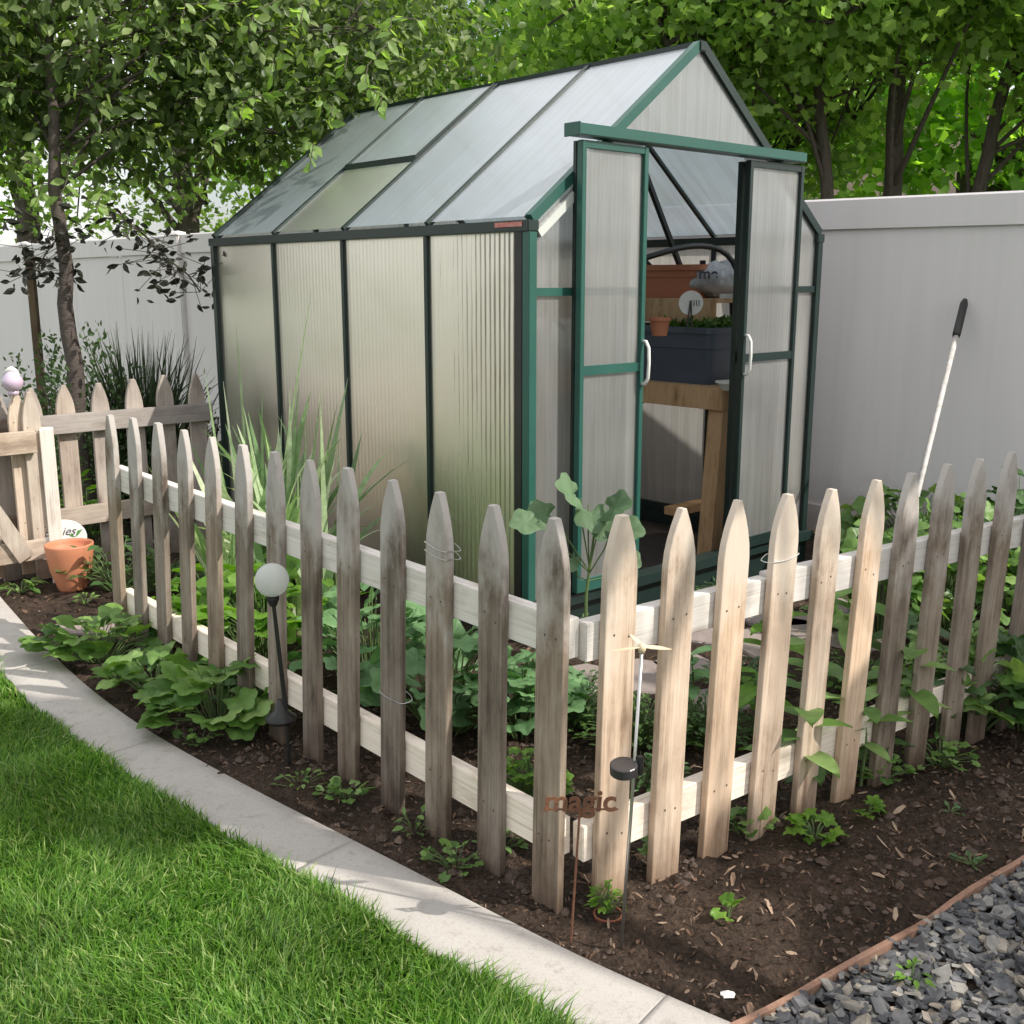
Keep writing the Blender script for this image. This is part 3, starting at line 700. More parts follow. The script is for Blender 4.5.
# ------------------------------------------------------------------ greenhouse (local X = front width, Y = depth)
K = Vector((.0652, 4.0427, 0)); GR = math.atan2(DR.y, DR.x)
GW, GDp, ZS, ZE, ZR = 1.87, 2.44, .152, 1.595, 2.315
gh = thing('greenhouse', 'gable roofed greenhouse with green metal frame and milky panels, both sliding doors open', 'greenhouse', K, GR)
GM = WM[gh.name]; GI = GM.inverted()
def gl(x, y, ly=None, lx=None):            # pixel -> greenhouse local point on plane ly or lx
    o = GI @ Vector((0, 0, H)); d = GI.to_3x3() @ ray(x, y)
    k = (ly-o.y)/d.y if ly is not None else (lx-o.x)/d.x
    return o+d*k
slope = (ZR-ZE)/(GW/2)
def zroof(x): return ZE+slope*min(x, GW-x)
# base
for a in ((-.02, GW+.02, -.02, .03), (-.02, GW+.02, GDp-.03, GDp+.02), (-.02, .03, .032, GDp-.032), (GW-.03, GW+.02, .032, GDp-.032)):
    MB().box(a[0], a[1], a[2], a[3], -.05, ZS-.022, b=.003).build('base_rail', M_dark, gh)
sill = MB()
sill.box(-.025, GW+.025, -.055, .025, ZS-.02, ZS+.022).box(-.025, .025, .027, GDp+.02, ZS-.02, ZS+.022).box(GW-.025, GW+.025, .027, GDp+.02, ZS-.02, ZS+.022).box(.027, GW-.027, GDp-.02, GDp+.02, ZS-.02, ZS+.022)
sill.build('sill', M_dark, gh)
# corner posts, side posts
for x in (0, GW):
    for k, y in enumerate((0, .61, 1.22, 1.83, 2.44)):
        w = .020 if k in (0, 4) else .013
        s = -1 if x == 0 else 1
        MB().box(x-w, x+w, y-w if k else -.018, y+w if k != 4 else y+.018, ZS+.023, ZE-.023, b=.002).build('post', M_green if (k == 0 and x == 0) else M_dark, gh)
    MB().box(x-.028, x+.028, -.02, GDp+.02, ZE-.022, ZE+.018, b=.003).build('eave_beam', M_dark, gh)
# rafters
for k, y in enumerate((0, .61, 1.22, 1.83, 2.44)):
    for s in (0, 1):
        x0_ = 0 if s == 0 else GW
        th_ = .036 if k in (0, 4) else .024
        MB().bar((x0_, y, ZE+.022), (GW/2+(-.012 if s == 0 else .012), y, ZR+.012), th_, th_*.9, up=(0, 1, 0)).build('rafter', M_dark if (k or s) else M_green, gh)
MB().box(GW/2-.022, GW/2+.022, -.022, GDp+.022, ZR-.012, ZR+.028, b=.004).build('ridge_beam', M_dark, gh)
# sun glare along the front rafter is drawn as a pale bar below
# side wall panels (4 each side), back wall, fixed front panels
def sheet(name, pts, m, th=.006, axis='x'):
    """flat sheet of small thickness; pts is a planar polygon"""
    p = [Vector(q) for q in pts]; n = (p[1]-p[0]).cross(p[2]-p[0]).normalized()*th
    k = len(p); mb = MB()
    mb.add([q for q in p], [tuple(range(k))])
    return mb.build(name, m, gh)
for x in (0, GW):
    for k in range(4):
        y0_, y1_ = k*.61+.012, (k+1)*.61-.012
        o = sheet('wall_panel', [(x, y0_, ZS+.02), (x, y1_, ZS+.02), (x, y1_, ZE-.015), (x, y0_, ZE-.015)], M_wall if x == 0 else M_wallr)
for x0_, x1_ in ((.012, .62), (.62, 1.25), (1.25, GW-.012)):
    pts = [(x0_, GDp, ZS+.02), (x1_, GDp, ZS+.02), (x1_, GDp, zroof(x1_)-.01)]
    if x0_ < GW/2 < x1_: pts.append((GW/2, GDp, ZR-.01))
    pts.append((x0_, GDp, zroof(x0_)-.01)); sheet('wall_panel', pts, M_front)
for x in (.62, 1.25): MB().box(x-.012, x+.012, GDp-.012, GDp+.012, ZS+.023, zroof(x)-.02).build('post', M_dark, gh)
MB().box(.022, GW-.022, GDp-.014, GDp+.014, ZE-.02, ZE+.02).build('cross_bar', M_dark, gh)
ZH = 1.93; ZH0 = ZH-.035
XL, XR = .615, 1.255
# header (door track)
hx0 = gl(580, 130, ly=-.095).x; hx1 = gl(808, 150, ly=-.095).x
MB().box(hx0, hx1, -.095, -.022, ZH-.018, ZH+.024, b=.004).box(hx0-.006, hx0+.001, -.10, -.018, ZH-.021, ZH+.027, b=.002).build('door_track', M_green, gh)
MB().box(XL-.012, XL+.012, -.012, .014, ZS+.023, ZH-.03).build('post', M_dark, gh)
MB().box(XR-.012, XR+.012, -.012, .014, ZS+.023, ZH-.03).build('post', M_dark, gh)
xz = (ZH-ZE)/slope
sheet('gable_panel', [(xz, 0, ZH+.03), (GW-xz, 0, ZH+.03), (GW/2, 0, ZR)], M_front)
zl = gl(541, 292, ly=0).z
for (a, b, c) in ((.018, XL-.012, 0), (XR+.012, GW-.018, 1)):
    for (u, v) in (((ZS+.02, zl-.012)), ((zl+.012, None))):
        if v is not None: sheet('wall_panel', [(a, .001, u), (b, .001, u), (b, .001, v), (a, .001, v)], M_front)
        else:
            pts = [(a, .001, u), (b, .001, u)]
            if c == 0: pts += [(b, .001, ZH), (xz, .001, ZH), (a, .001, zroof(a))]
            else: pts += [(b, .001, zroof(b)), (GW-xz, .001, ZH), (a, .001, ZH)]
            sheet('wall_panel', pts, M_front)
    MB().box(a+.001, b-.001, -.012, .012, zl-.015, zl+.015).build('cross_bar', M_green if c == 0 else M_dark, gh)
MB().box(-.0205, .0, .022, .062, ZS+.023, ZE-.023).build('post', M_black, gh)
M_glare = simple('pale rafter glare', (.62, .64, .62), (.55, .58, .56), rough=.35, bump=.03)
MB().bar((.03, -.006, ZE-.03), (xz-.01, -.006, ZH-.055), .030, .030, up=(0, 1, 0)).build('rafter_glare', M_glare, gh)  # pale bar paints the glare on the sunlit rafter, not a separate part
# post seen just left of the left door
MB().box(.202, .226, -.030, -.016, ZS+.023, ZH-.03).build('post', M_dark, gh)
# roof panels with one vent
for s in (0, 1):
    for k in range(4):
        y0_, y1_ = k*.61+.010, (k+1)*.61-.010
        def rp(x, y, dz=.024): return ((x if s == 0 else GW-x), y, zroof(x)+dz)
        if s == 0 and k == 2:
            xm = .43
            sheet('roof_panel', [rp(.012, y0_), rp(.012, y1_), rp(xm-.01, y1_), rp(xm-.01, y0_)], M_roof)
            MB().bar(rp(xm-.005, y0_-.0), rp(xm-.005, y1_), .02, .03).build('cross_bar', M_dark, gh)
            v = sheet('roof_vent', [rp(xm, y0_+.004, .034), rp(xm, y1_-.004, .034), rp(GW/2-.015, y1_-.004, .030), rp(GW/2-.015, y0_+.004, .030)], M_roof)
            fm = MB().bar(rp(xm, y0_, .036), rp(xm, y1_, .036), .022, .012)
            for yy in (y0_+.008, y1_-.008): fm.bar(rp(xm, yy, .036), rp(GW/2-.02, yy, .032), .016, .012, up=(0, 1, 0))
            fm.build('vent_frame', M_dark, v)
        else: sheet('roof_panel', [rp(.012, y0_), rp(.012, y1_), rp(GW/2-.02, y1_), rp(GW/2-.02, y0_)], M_roof)
# braces inside
for a, b in (((GW-.03, .64, 1.15), (GW/2+.32, .64, zroof(GW/2+.32)-.02)), ((GW-.03, .66, 1.0), (GW-.03, .66, 1.5))):
    MB().bar(a, b, .022, .022, up=(0, 1, 0)).build('brace', M_black, gh)
MB().bar((GW-.03, 1.75, .20), (GW-.03, .70, 1.0), .02, .02).build('brace', M_black, gh)
MB().bar((GW-.03, .65, 1.2), (GW-.42, 1.25, zroof(GW-.42)-.02), .02, .02).build('brace', M_black, gh)
# doors
def door(xa, xb, yy, m, handle_x, lab):
    d = MB(); w = .024; z0 = ZS+.03; z1 = ZH-.03
    d.box(xa, xa+w, yy-.014, yy+.014, z0, z1, b=.002).box(xb-w, xb, yy-.014, yy+.014, z0, z1, b=.002)
    zr = zd
    d.box(xa+w, xb-w, yy-.012, yy+.012, z1-.026, z1).box(xa+w, xb-w, yy-.012, yy+.012, z0, z0+.05).box(xa+w, xb-w, yy-.012, yy+.012, zr-.018, zr+.018)
    o = d.build('door', m, gh); o['label'] = lab
    MB().add([(xa+w, yy, z0+.05), (xb-w, yy, z0+.05), (xb-w, yy, zr-.018), (xa+w, yy, zr-.018), (xa+w, yy, zr+.018), (xb-w, yy, zr+.018), (xb-w, yy, z1-.026), (xa+w, yy, z1-.026)], [(0, 1, 2, 3), (4, 5, 6, 7)]).build('door_panel', M_door, o)
    hx = handle_x; zc = zr+.015
    MB().tube([(hx, yy-.014, zc+.085), (hx, yy-.03, zc+.085), (hx, yy-.045, zc+.06), (hx, yy-.048, zc), (hx, yy-.045, zc-.06), (hx, yy-.03, zc-.085), (hx, yy-.014, zc-.085)], .007, 8).build('handle', M_white, o, smooth=True)
zd = gl(605, 369, ly=-.06).z
xLa = gl(578, 300, ly=-.06).x; xLb = gl(643, 300, ly=-.06).x; xRa = gl(741, 330, ly=-.06).x; xRb = gl(798, 250, ly=-.06).x
print('doors', xLa, xLb, xRa, xRb, 'zd', zd, 'zl', zl)
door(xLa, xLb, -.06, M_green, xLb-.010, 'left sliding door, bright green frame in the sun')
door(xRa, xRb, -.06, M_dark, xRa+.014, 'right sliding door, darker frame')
# label residue at the front eave corner
M_red = simple('red sticker', (.45, .05, .05), (.6, .35, .32), rough=.6, scale=60, bump=0)
MB().box(-.0315, -.0295, .01, .16, ZE-.005, ZE+.012).build('sticker', M_red, gh)
# floor inside
M_floor = simple('dark greenhouse floor', (.03, .025, .02), (.05, .04, .035), rough=.95, scale=12, bump=.8)
MB().box(.04, GW-.04, .04, GDp-.04, -.02, .06).build('floor', M_floor, gh)
# ------------------------------------------------------------------ potting bench and things on it
ZB = .90
bx0, by0 = gl(722, 386, ly=.25).x, .25
o = GI @ Vector((0, 0, H)); d = GI.to_3x3() @ ray(722, 388); k = (ZB-o.z)/d.z; c0 = o+d*k
print('bench corner', c0)
bx0, by0 = max(1.28, min(1.45, c0.x)), max(.12, min(.5, c0.y))
bench = thing('potting_bench', 'rough pine potting bench with a sturdy leg inside the greenhouse doorway', 'bench', GM @ Vector((bx0, by0, .06)), GR)
bw = GW-.06-bx0; bl = 1.75
tp = MB()
for i in range(4): tp.box(i*bw/4+.002, (i+1)*bw/4-.002, .0, bl, ZB-.06-.02, ZB-.06, b=.002)
tp.build('top', M_pine, bench)
zt = ZB-.06-.0215
MB().box(-.02, .018, -.02, bl, zt-.085, zt+.018, b=.003).build('apron', M_pine, bench)
MB().box(.02, bw-.002, -.02, .017, zt-.085, zt, b=.003).build('apron', M_pine, bench)
for x, y, tl_ in ((.03, .035, .05), (bw-.05, .05, 0), (.03, bl-.1, 0), (bw-.05, bl-.1, 0)):
    MB().bar((x-tl_*.8, y, 0.0), (x+.012, y, zt-.087), .085, .075, up=(1, 0, 0)).build('leg', M_pine, bench)
MB().box(.06, bw-.06, .3, .38, .16, .20).build('stretcher', M_pine, bench)
def bpt(x, y, z): return GM @ Vector((x, y, z))
# shelf on the wall
sz = 1.31
sh = thing('wall_shelf', 'plain board shelf on the greenhouse wall above the navy tub', 'shelf', bpt(GW-.30, .35, sz), GR)
MB().box(0, .26, 0, 1.6, -.02, 0, b=.002).build('board', M_pine, sh)
MB().box(-.018, -.001, 0, 1.6, -.12, .0, b=.002).build('apron', M_pine, sh)
for y in (.3, 1.3): MB().bar((.245, y, -.2), (.03, y, -.021), .02, .02).build('bracket', M_black, sh)
# navy tub
tb = thing('planter_tub', 'large navy blue plastic tub planted with green herbs on the bench', 'tub', bpt(bx0+.03, by0+.10, ZB), GR)
def tub(mb, w, l, h, t=.012, tap=.03, n=5, rim=.012):
    def ring(x0, x1, y0, y1, z, r):
        out = []
        for cx, cy, a0 in ((x1-r, y1-r, 0), (x0+r, y1-r, 90), (x0+r, y0+r, 180), (x1-r, y0+r, 270)):
            for k in range(n): a = math.radians(a0+90*k/(n-1)); out.append((cx+r*math.cos(a), cy+r*math.sin(a), z))
        return out
    rings = [ring(tap, w-tap, tap, l-tap, 0, .04), ring(tap*.35, w-tap*.35, tap*.35, l-tap*.35, h*.62, .05), ring(tap*.35-.006, w-tap*.35+.006, tap*.35-.006, l-tap*.35+.006, h*.63, .05), ring(0, w, 0, l, h-.03, .05), ring(-rim, w+rim, -rim, l+rim, h-.028, .055), ring(-rim, w+rim, -rim, l+rim, h, .055),
             ring(t, w-t, t, l-t, h, .045), ring(t*1.5, w-t*1.5, t*1.5, l-t*1.5, h-.05, .045)]
    vs = [p for r in rings for p in r]; q = 4*n; fs = [tuple(range(q-1, -1, -1))]
    for i in range(len(rings)-1):
        for k in range(q): fs.append((i*q+k, i*q+(k+1) % q, (i+1)*q+(k+1) % q, (i+1)*q+k))
    fs.append(tuple(len(vs)-q+k for k in range(q)))
    return mb.add(vs, fs)
tub(MB(), .36, .72, .275).build('tub_body', M_navy, tb)
def herb_points(n, w, l, z, x0=.04, y0=.04):
    P = np.stack([rng.uniform(x0, w-.03, n), rng.uniform(y0, l-.04, n), z+rng.uniform(0, .055, n)], 1)
    D = norm(rng.normal(0, 1, (n, 3))+np.array([0, 0, .6])); N = rng.normal(0, 1, (n, 3)); return P, D, N
M_herb = leafmat('fine herb leaves', [(.04, .10, .02), (.08, .18, .03), (.12, .24, .05)], trans=.3)
P_, D_, N_ = herb_points(1400, .36, .45, .25)
leaves('herbs', P_, D_, N_, rng.uniform(.015, .035, len(P_)), OVAL, M_herb, tb)
# rectangular terracotta planter on the shelf
tp_ = thing('window_box', 'long terracotta coloured window box on the greenhouse shelf', 'planter', bpt(GW-.27, gl(699, 283, lx=GW-.27).y, sz+.001), GR)
tub(MB(), .20, .62, .165, rim=.01, tap=.02).build('box_body', M_terra, tp_)
for k, (px, py, dd, rr, hh, m_, lab) in enumerate([(660, 316, 5.12, .05, .085, M_terra, 'small clay pot standing in the navy tub'), (733, 376, 5.02, .075, .04, M_white, 'shallow pale dish at the bench edge by the tub')]):
    c_ = dp(px, py, dd); pz = (ZB+.245) if k == 0 else ZB+.001
    q_ = thing('small_pot' if k == 0 else 'dish', lab, 'pot' if k == 0 else 'dish', (c_.x, c_.y, pz))
    MB().lathe([(.0001, 0), (rr*.7, 0), (rr, hh), (rr*1.08, hh), (rr*1.08, hh*.8+.001), (rr*.9, hh*.8), (rr*.6, hh*.1), (.0001, hh*.1)], 24).build('pot_body', m_, q_)
# round white tag with stake in the tub
def disc(mb, r, t=.003, n=40, M=None):
    return mb.lathe([(0.0001, -t/2), (r, -t/2), (r, t/2), (0.0001, t/2)], n, M)
def text_mesh(txt, size, m, name, parent, M, ext=.0008, bold=0, shear=0):
    cu = bpy.data.curves.new(name, 'FONT'); cu.body = txt; cu.size = size; cu.extrude = ext; cu.offset = bold; cu.shear = shear
    cu.align_x = 'CENTER'; cu.align_y = 'CENTER'
    to = bpy.data.objects.new(name+'_src', cu); C.objects.link(to)
    dg = bpy.context.evaluated_depsgraph_get(); me = bpy.data.meshes.new_from_object(to.evaluated_get(dg))
    bpy.data.objects.remove(to); me.name = name; me.materials.clear(); me.materials.append(m)
    return link(bpy.data.objects.new(name, me), parent, M)
def facing(p, tilt=0, extra=0):      # rotation so local +Z looks to the camera side, local Y up
    p = Vector(p); d = Vector((0, 0, H))-p; d.z = 0; a = math.atan2(d.y, d.x)+PI/2+extra
    return Matrix.Rotation(a, 4, 'Z') @ Matrix.Rotation(PI/2-tilt, 4, 'X')
tgp = dp(690, 322, 5.25); c = dp(691, 303, 5.25)
tg = thing('plant_tag', 'round white plant tag clipped upright in the navy tub', 'plant tag', (tgp.x, tgp.y, tgp.z-.03))
R_ = facing(c); off = c-Vector((tgp.x, tgp.y, tgp.z-.03))
disc(MB(), .058).build('disc', M_white, tg, M=Matrix.Translation(off) @ R_)
mb = MB()
for k in range(3): mb.box(.012+k*.012, .016+k*.012, -.014, .014, .002, .0035)
mb.build('print_marks', M_ink, tg, M=Matrix.Translation(off) @ R_)
MB().bar((off.x-.02, off.y-.01, -.02), (off.x-.004, off.y-.01, off.z+.01), .012, .006).bar((off.x+.006, off.y-.01, -.02), (off.x-.002, off.y-.01, off.z+.012), .010, .006).build('clip', M_black, tg)
# plastic soil bag with lettering
bp = dp(718, 303, 5.55)
bag = thing('soil_bag', 'crumpled grey and white plastic bag with black letters on the shelf', 'bag', (bp.x, bp.y, sz+.001))
vs = []; fs = []; nu, nv = 20, 14
for i in range(nv+1):
    ph = -PI/2+PI*i/nv
    for j in range(nu):
        a = 2*PI*j/nu
        r = 1+.22*noise.noise(Vector((math.cos(a)*2.1, math.sin(a)*2.1, ph*2.0)))+.10*noise.noise(Vector((math.cos(a)*6, math.sin(a)*6, ph*5)))
        vs.append((.15*r*math.cos(a)*math.cos(ph), .10*r*math.sin(a)*math.cos(ph), max(0, .085+.088*r*math.sin(ph))))
for i in range(nv):
    for j in range(nu): fs.append((i*nu+j, i*nu+(j+1) % nu, (i+1)*nu+(j+1) % nu, (i+1)*nu+j))
M_bag = simple('bag plastic', (.62, .62, .66), (.25, .24, .25), rough=.3, scale=7, bump=.6, bscale=22, bdist=.02)
MB().add(vs, fs).build('bag_body', M_bag, bag, smooth=True)
bt = facing(bp); 
text_mesh('me', .075, M_ink, 'lettering', bag, Matrix.Translation(Vector((-.075, -.118, .118))) @ facing(bp, .25), bold=.002)
MB().box(-.05, .03, -.012, .012, 0, .022).build('white_card', M_white, tag(thing('seed_packet', 'small white card lying on the shelf beside the bag', 'card', (bp.x+.03, bp.y-.15, sz+.0015)), None))
# black hose looped over
hp = [dp(632, 262, 5.2), dp(655, 255, 5.2), (dp(680, 248, 5.25)), dp(702, 246, 5.3), dp(720, 250, 5.35), dp(733, 262, 5.35), dp(741, 285, 5.35), dp(744, 320, 5.35)]
hz = thing('black_hose', 'black hose looping above the shelf inside the greenhouse', 'hose', hp[0])
MB().tube([p-hp[0] for p in spline(hp, .04)], .014, 8).build('hose', M_black, hz, smooth=True)
dz = dp(742, 300, 5.6)
bkt = thing('dark_bucket', 'dark grey bucket hanging at the right edge of the doorway', 'bucket', dz)
MB().lathe([(.0001, -.12), (.055, -.12), (.075, .12), (.068, .12), (.05, -.10), (.0001, -.10)], 24).build('bucket_body', simple('dark grey plastic', (.05, .055, .065)), bkt, smooth=False)
MB().tube([(-.073, 0, .11), (-.05, 0, .19), (0, 0, .22), (.05, 0, .19), (.073, 0, .11)], .003, 6).build('bucket_handle', M_metal, bkt)
# ------------------------------------------------------------------ flagstones
M_flag = simple('flagstone', (.33, .27, .245), (.24, .20, .19), rough=.85, scale=6, bump=.5, bscale=40)
stones = [(586, 678, .13, .10), (646, 676, .10, .12), (684, 664, .13, .09), (752, 642, .10, .12), (778, 618, .16, .08), (800, 628, .09, .09), (842, 606, .12, .09), (720, 700, .11, .08), (700, 632, .12, .09), (640, 632, .14, .09), (857, 640, .12, .09), (816, 590, .12, .09), (92, 625, .16, .07)]
slabs = ['flat pinkish grey flagstone seen %s' % s for s in ('right of the corner picket', 'behind the propeller stake, between first and second tan pickets', 'behind the second tan picket', 'left of the fourth tan picket, near the middle rail gap', 'behind the fourth tan picket, widest of the path', 'in the gap right of the fourth tan picket', 'behind the fifth tan picket in the shade', 'low behind the third tan picket', 'just below the top rail behind the second tan picket', 'just below the top rail left of the second tan picket', 'below the rail behind the sixth tan picket', 'farthest back in the path near the greenhouse', 'alone outside the fence near the terracotta pot')]
for i, (px, py, rx, ry) in enumerate(stones):
    c = gp(px, py, .02); r = random.Random(i+5); n = r.randint(6, 8); out = []
    a0 = r.random()*6
    for k in range(n):
        a = a0+2*PI*k/n+r.uniform(-.18, .18); q = r.uniform(.85, 1.12); out.append((rx*q*math.cos(a), ry*1.5*q*math.sin(a)))
    mb = MB()
    rings = [(1, -.03), (1, .014), (.95, .021)]
    vs = [(x*s, y*s, z) for s, z in rings for x, y in out]
    fs = [tuple(2*n+k for k in range(n))]
    for q in range(2):
        for k in range(n): fs.append((q*n+k, q*n+(k+1) % n, (q+1)*n+(k+1) % n, (q+1)*n+k))
    mb.add(vs, fs); o = mb.build('flagstone', M_flag, None, M=Matrix.Translation((c.x, c.y, 0)))
    tag(o, slabs[i], 'flagstone', 'flagstones in the garden bed')
# ------------------------------------------------------------------ small garden things
# terracotta pot
pc = gp(73, 590, 0); pot = thing('flower_pot', 'plain orange terracotta flower pot standing on the soil near the gate', 'flower pot', (pc.x, pc.y, .004))
PS = (gp(96, 590).x-gp(50, 590).x)/2
print('pot radius', PS, pc)
hgt = PS*2.05
MB().lathe([(.0001, 0), (PS*.56, 0), (PS*.60, .012), (PS*.86, hgt*.45), (PS*.97, hgt*.82), (PS*1.0, hgt*.97), (PS*.99, hgt), (PS*.93, hgt), (PS*.90, hgt*.93), (PS*.85, hgt*.8), (.0001, hgt*.78)], 48).build('pot_body', simple('orange terracotta pot', (.62, .25, .14), (.55, .21, .115), rough=.6, scale=4, bump=.05), pot, smooth=True)
sc_ = gp(66, 596); sd_ = sc_+Vector((0, .26, 0))
sg = thing('garden_sign', 'round white garden sign with dark script and a leaf behind the terracotta pot', 'sign', (sd_.x, sd_.y, 0))
ce = dp(64, 538, sd_.y); R_ = Matrix.Translation(Vector((ce.x-sd_.x, ce.y-sd_.y, ce.z))) @ facing(ce, .15)
mb = MB(); mb.lathe([(.0001, -.004), (.098, -.004), (.102, 0), (.098, .004), (.0001, .004)], 44, Matrix.Diagonal((1, .85, 1, 1)))
mb.build('plaque', M_white, sg, M=R_)
text_mesh('Babies', .055, M_ink, 'script', sg, R_ @ Matrix.Translation((-.02, .03, .0052)), shear=.4)
mb = MB(); mb.add([(.05, .0, .006), (.065, .012, .006), (.085, .035, .006), (.062, .03, .006)], [(0, 1, 2, 3)]).add([(.05, .0, .006), (.03, .006, .006), (.022, .016, .006), (.04, .012, .006)], [(0, 1, 2, 3)])
mb.build('leaf_mark', simple('green paint', (.08, .25, .05)), sg, M=R_)
MB().box(-.008, .008, -.004, .004, -.05, ce.z-.03, M=Matrix.Translation((ce.x-sd_.x, .012, 0))).build('stake', M_white, sg)
# pink bird ornament on the gate picket
P = online(G0, GD, 15, 385); zt0 = gz(16, 392)
bi = thing('glass_ornament', 'pale pink and lilac glass bird ornament on top of the gate picket', 'ornament', (P.x, P.y-.02, zt0))
M_pink = simple('pink glass', (.62, .42, .52), (.55, .50, .66), rough=.12, scale=9, bump=.03)
prof = []
for i in range(13):
    a = -PI/2+PI*i/12; prof.append((max(.0001, .046*math.cos(a)*(1 if a < 0 else 1-.25*math.sin(a))), .050+.050*math.sin(a)))
MB().lathe(prof, 24).lathe([(.0001, -.012), (.022, -.012), (.024, .008), (.0001, .012)], 16).build('body', M_pink, bi, smooth=True)
MB().tube([(-.038, 0, .080), (-.018, 0, .096), (.0, 0, .102), (.018, 0, .094), (.034, 0, .072)], [.002, .013, .017, .012, .004], 10).build('head', M_white, bi, smooth=True)
# globe solar light
gb = gp(289, 768); gdist = gb.y
gs = thing('solar_globe_light', 'frosted round solar light on a black spike beside the left fence', 'garden light', (gb.x, gb.y, 0))
gc = dp(272, 580, gdist-.02)-Vector((gb.x, gb.y, 0)); gr = 17.5/F*gdist*1.0
def globemat():
    m, t, out = nt('frosted globe glass')
    d = nd(t, 'ShaderNodeBsdfTranslucent', {'Color': (.85, .87, .85, 1)}); q = nd(t, 'ShaderNodeBsdfPrincipled', {'Base Color': (.80, .82, .80, 1), 'Roughness': .3})
    e = nd(t, 'ShaderNodeBsdfTransparent', {}); p0 = nd(t, 'ShaderNodeMixShader', {0: .5, 1: d.outputs[0], 2: q.outputs[0]}); p = nd(t, 'ShaderNodeMixShader', {0: .22, 1: p0.outputs[0], 2: e.outputs[0]})
    t.links.new(p.outputs[0], out.inputs[0]); return m
prof = [(max(.0001, gr*math.cos(-PI/2+PI*i/16)), gr*math.sin(-PI/2+PI*i/16)) for i in range(17)]
MB().lathe(prof, 32).build('globe', globemat(), gs, smooth=True, M=Matrix.Translation(gc))
MB().lathe([(.0001, -.02), (.010, -.02), (.018, 0), (.018, .012), (.0001, .014)], 16).build('collar', M_black, gs, M=Matrix.Translation(gc-Vector((0, 0, gr+.008))))
MB().tube([gc-Vector((0, 0, gr+.01)), Vector((.0, 0, .16)), Vector((0, 0, -.05))], [.0055, .007, .004], 8).build('spike', M_black, gs)
MB().lathe([(.0001, .045), (.043, .035), (.046, .045), (.018, .068), (.010, .10), (.0001, .10)], 24).build('foot_disc', M_black, gs, smooth=True, M=Matrix.Translation(Vector((dp(281, 716, gdist).x-gb.x, 0, dp(281, 716, gdist).z-.05))))
# propeller stake with solar disc
pb = gp(622, 952); pk = thing('wind_spinner_stake', 'metal garden stake topped by a small cream propeller, with a dark round solar disc', 'garden stake', (pb.x, pb.y, 0))
tpp = dp(642, 648, pb.y+.02)-pb
tpp = Vector((tpp.x, tpp.y, tpp.z))
MB().tube([(-.004, 0, -.03), tpp*.55+Vector((0, 0, 0)), tpp], .0036, 8).build('pole', M_metal, pk, smooth=True)
hb = MB(); hb.lathe([(.0001, -.012), (.006, -.010), (.009, .0), (.006, .009), (.0001, .011)], 14, Matrix.Translation(tpp)); hb.build('hub', M_cream, pk, smooth=True)
for k, a in enumerate((.05, 2.3, 3.25)):
    L = .062 if k != 1 else .035
    bl_ = MB(); n = 8; vs = []; fs = []
    for i in range(n+1):
        t = i/n; w = .0075*math.sin(PI*(.12+.8*t)); vs += [(t*L, -w, .003*math.sin(t*3)), (t*L, w, -.002)]
    vs += [(x, y, z-.0018) for x, y, z in vs]
    for i in range(n): a_ = 2*i; q = 2*(n+1); fs += [(a_, a_+2, a_+3, a_+1), (q+a_, q+a_+1, q+a_+3, q+a_+2), (a_, q+a_, q+a_+2, a_+2), (a_+1, a_+3, q+a_+3, q+a_+1)]
    fs += [(2*n, 2*n+1, 4*n+3, 4*n+2)]
    bl_.add(vs, fs, Matrix.Translation(tpp+Vector((0, 0, .004))) @ Matrix.Rotation(a, 4, 'Z') @ Matrix.Rotation(.12 if k != 1 else -.5, 4, 'Y') @ Matrix.Rotation(.5, 4, 'X')).build('blade', M_cream, pk)
zz = dp(640, 768, pb.y+.01)-pb
MB().lathe([(.0001, -.012), (.026, -.012), (.029, -.009), (.029, .010), (.027, .012), (.0001, .012)], 32).build('solar_disc', simple('dark solar disc', (.035, .032, .035), (.05, .045, .05), rough=.3), pk, M=Matrix.Translation(Vector((zz.x-.034, zz.y-.008, zz.z+.002))) @ Matrix.Rotation(.12, 4, 'X') @ Matrix.Rotation(-.05, 4, 'Y'))
MB().lathe([(.0001, -.014), (.007, -.014), (.0075, .0), (.0065, .026), (.0001, .026)], 12).box(-.016, 0, -.003, .003, -.006, .006).build('clamp', M_black, pk, M=Matrix.Translation(zz))
# rusted word stake
wb = gp(570, 945); ws = thing('word_stake', 'rusted metal garden stake with the word magic in cut letters', 'garden stake', (wb.x, wb.y, 0))
wt = dp(580, 808, wb.y+.005)-wb
MB().tube([(0, 0, -.03), wt], .0026, 7).build('rod', M_rust, ws)
RW = Matrix.Translation(wt) @ Matrix.Rotation(math.radians(8), 4, 'Z') @ Matrix.Rotation(PI/2, 4, 'X') @ Matrix.Rotation(math.radians(-4), 4, 'Z')
text_mesh('magic', .068, M_rust, 'letters', ws, RW @ Matrix.Translation((0, .014, 0)), ext=.0012, bold=.0014)
MB().box(-.078, .082, -.005, -.001, -.001, .001).build('underline_bar', M_rust, ws, M=RW)
# small clay pot fragment with a sprout
M_clay = simple('red clay', (.30, .10, .06), (.20, .07, .045), rough=.9, scale=20, bump=.5)
cp = gp(608, 918); cpo = thing('clay_saucer', 'broken red clay pot rim half buried at the foot of the first tan picket', 'pot shard', (cp.x, cp.y, 0))
MB().lathe([(.026, -.02), (.034, .012), (.030, .013), (.022, -.012)], 20).build('rim', M_clay, cpo)
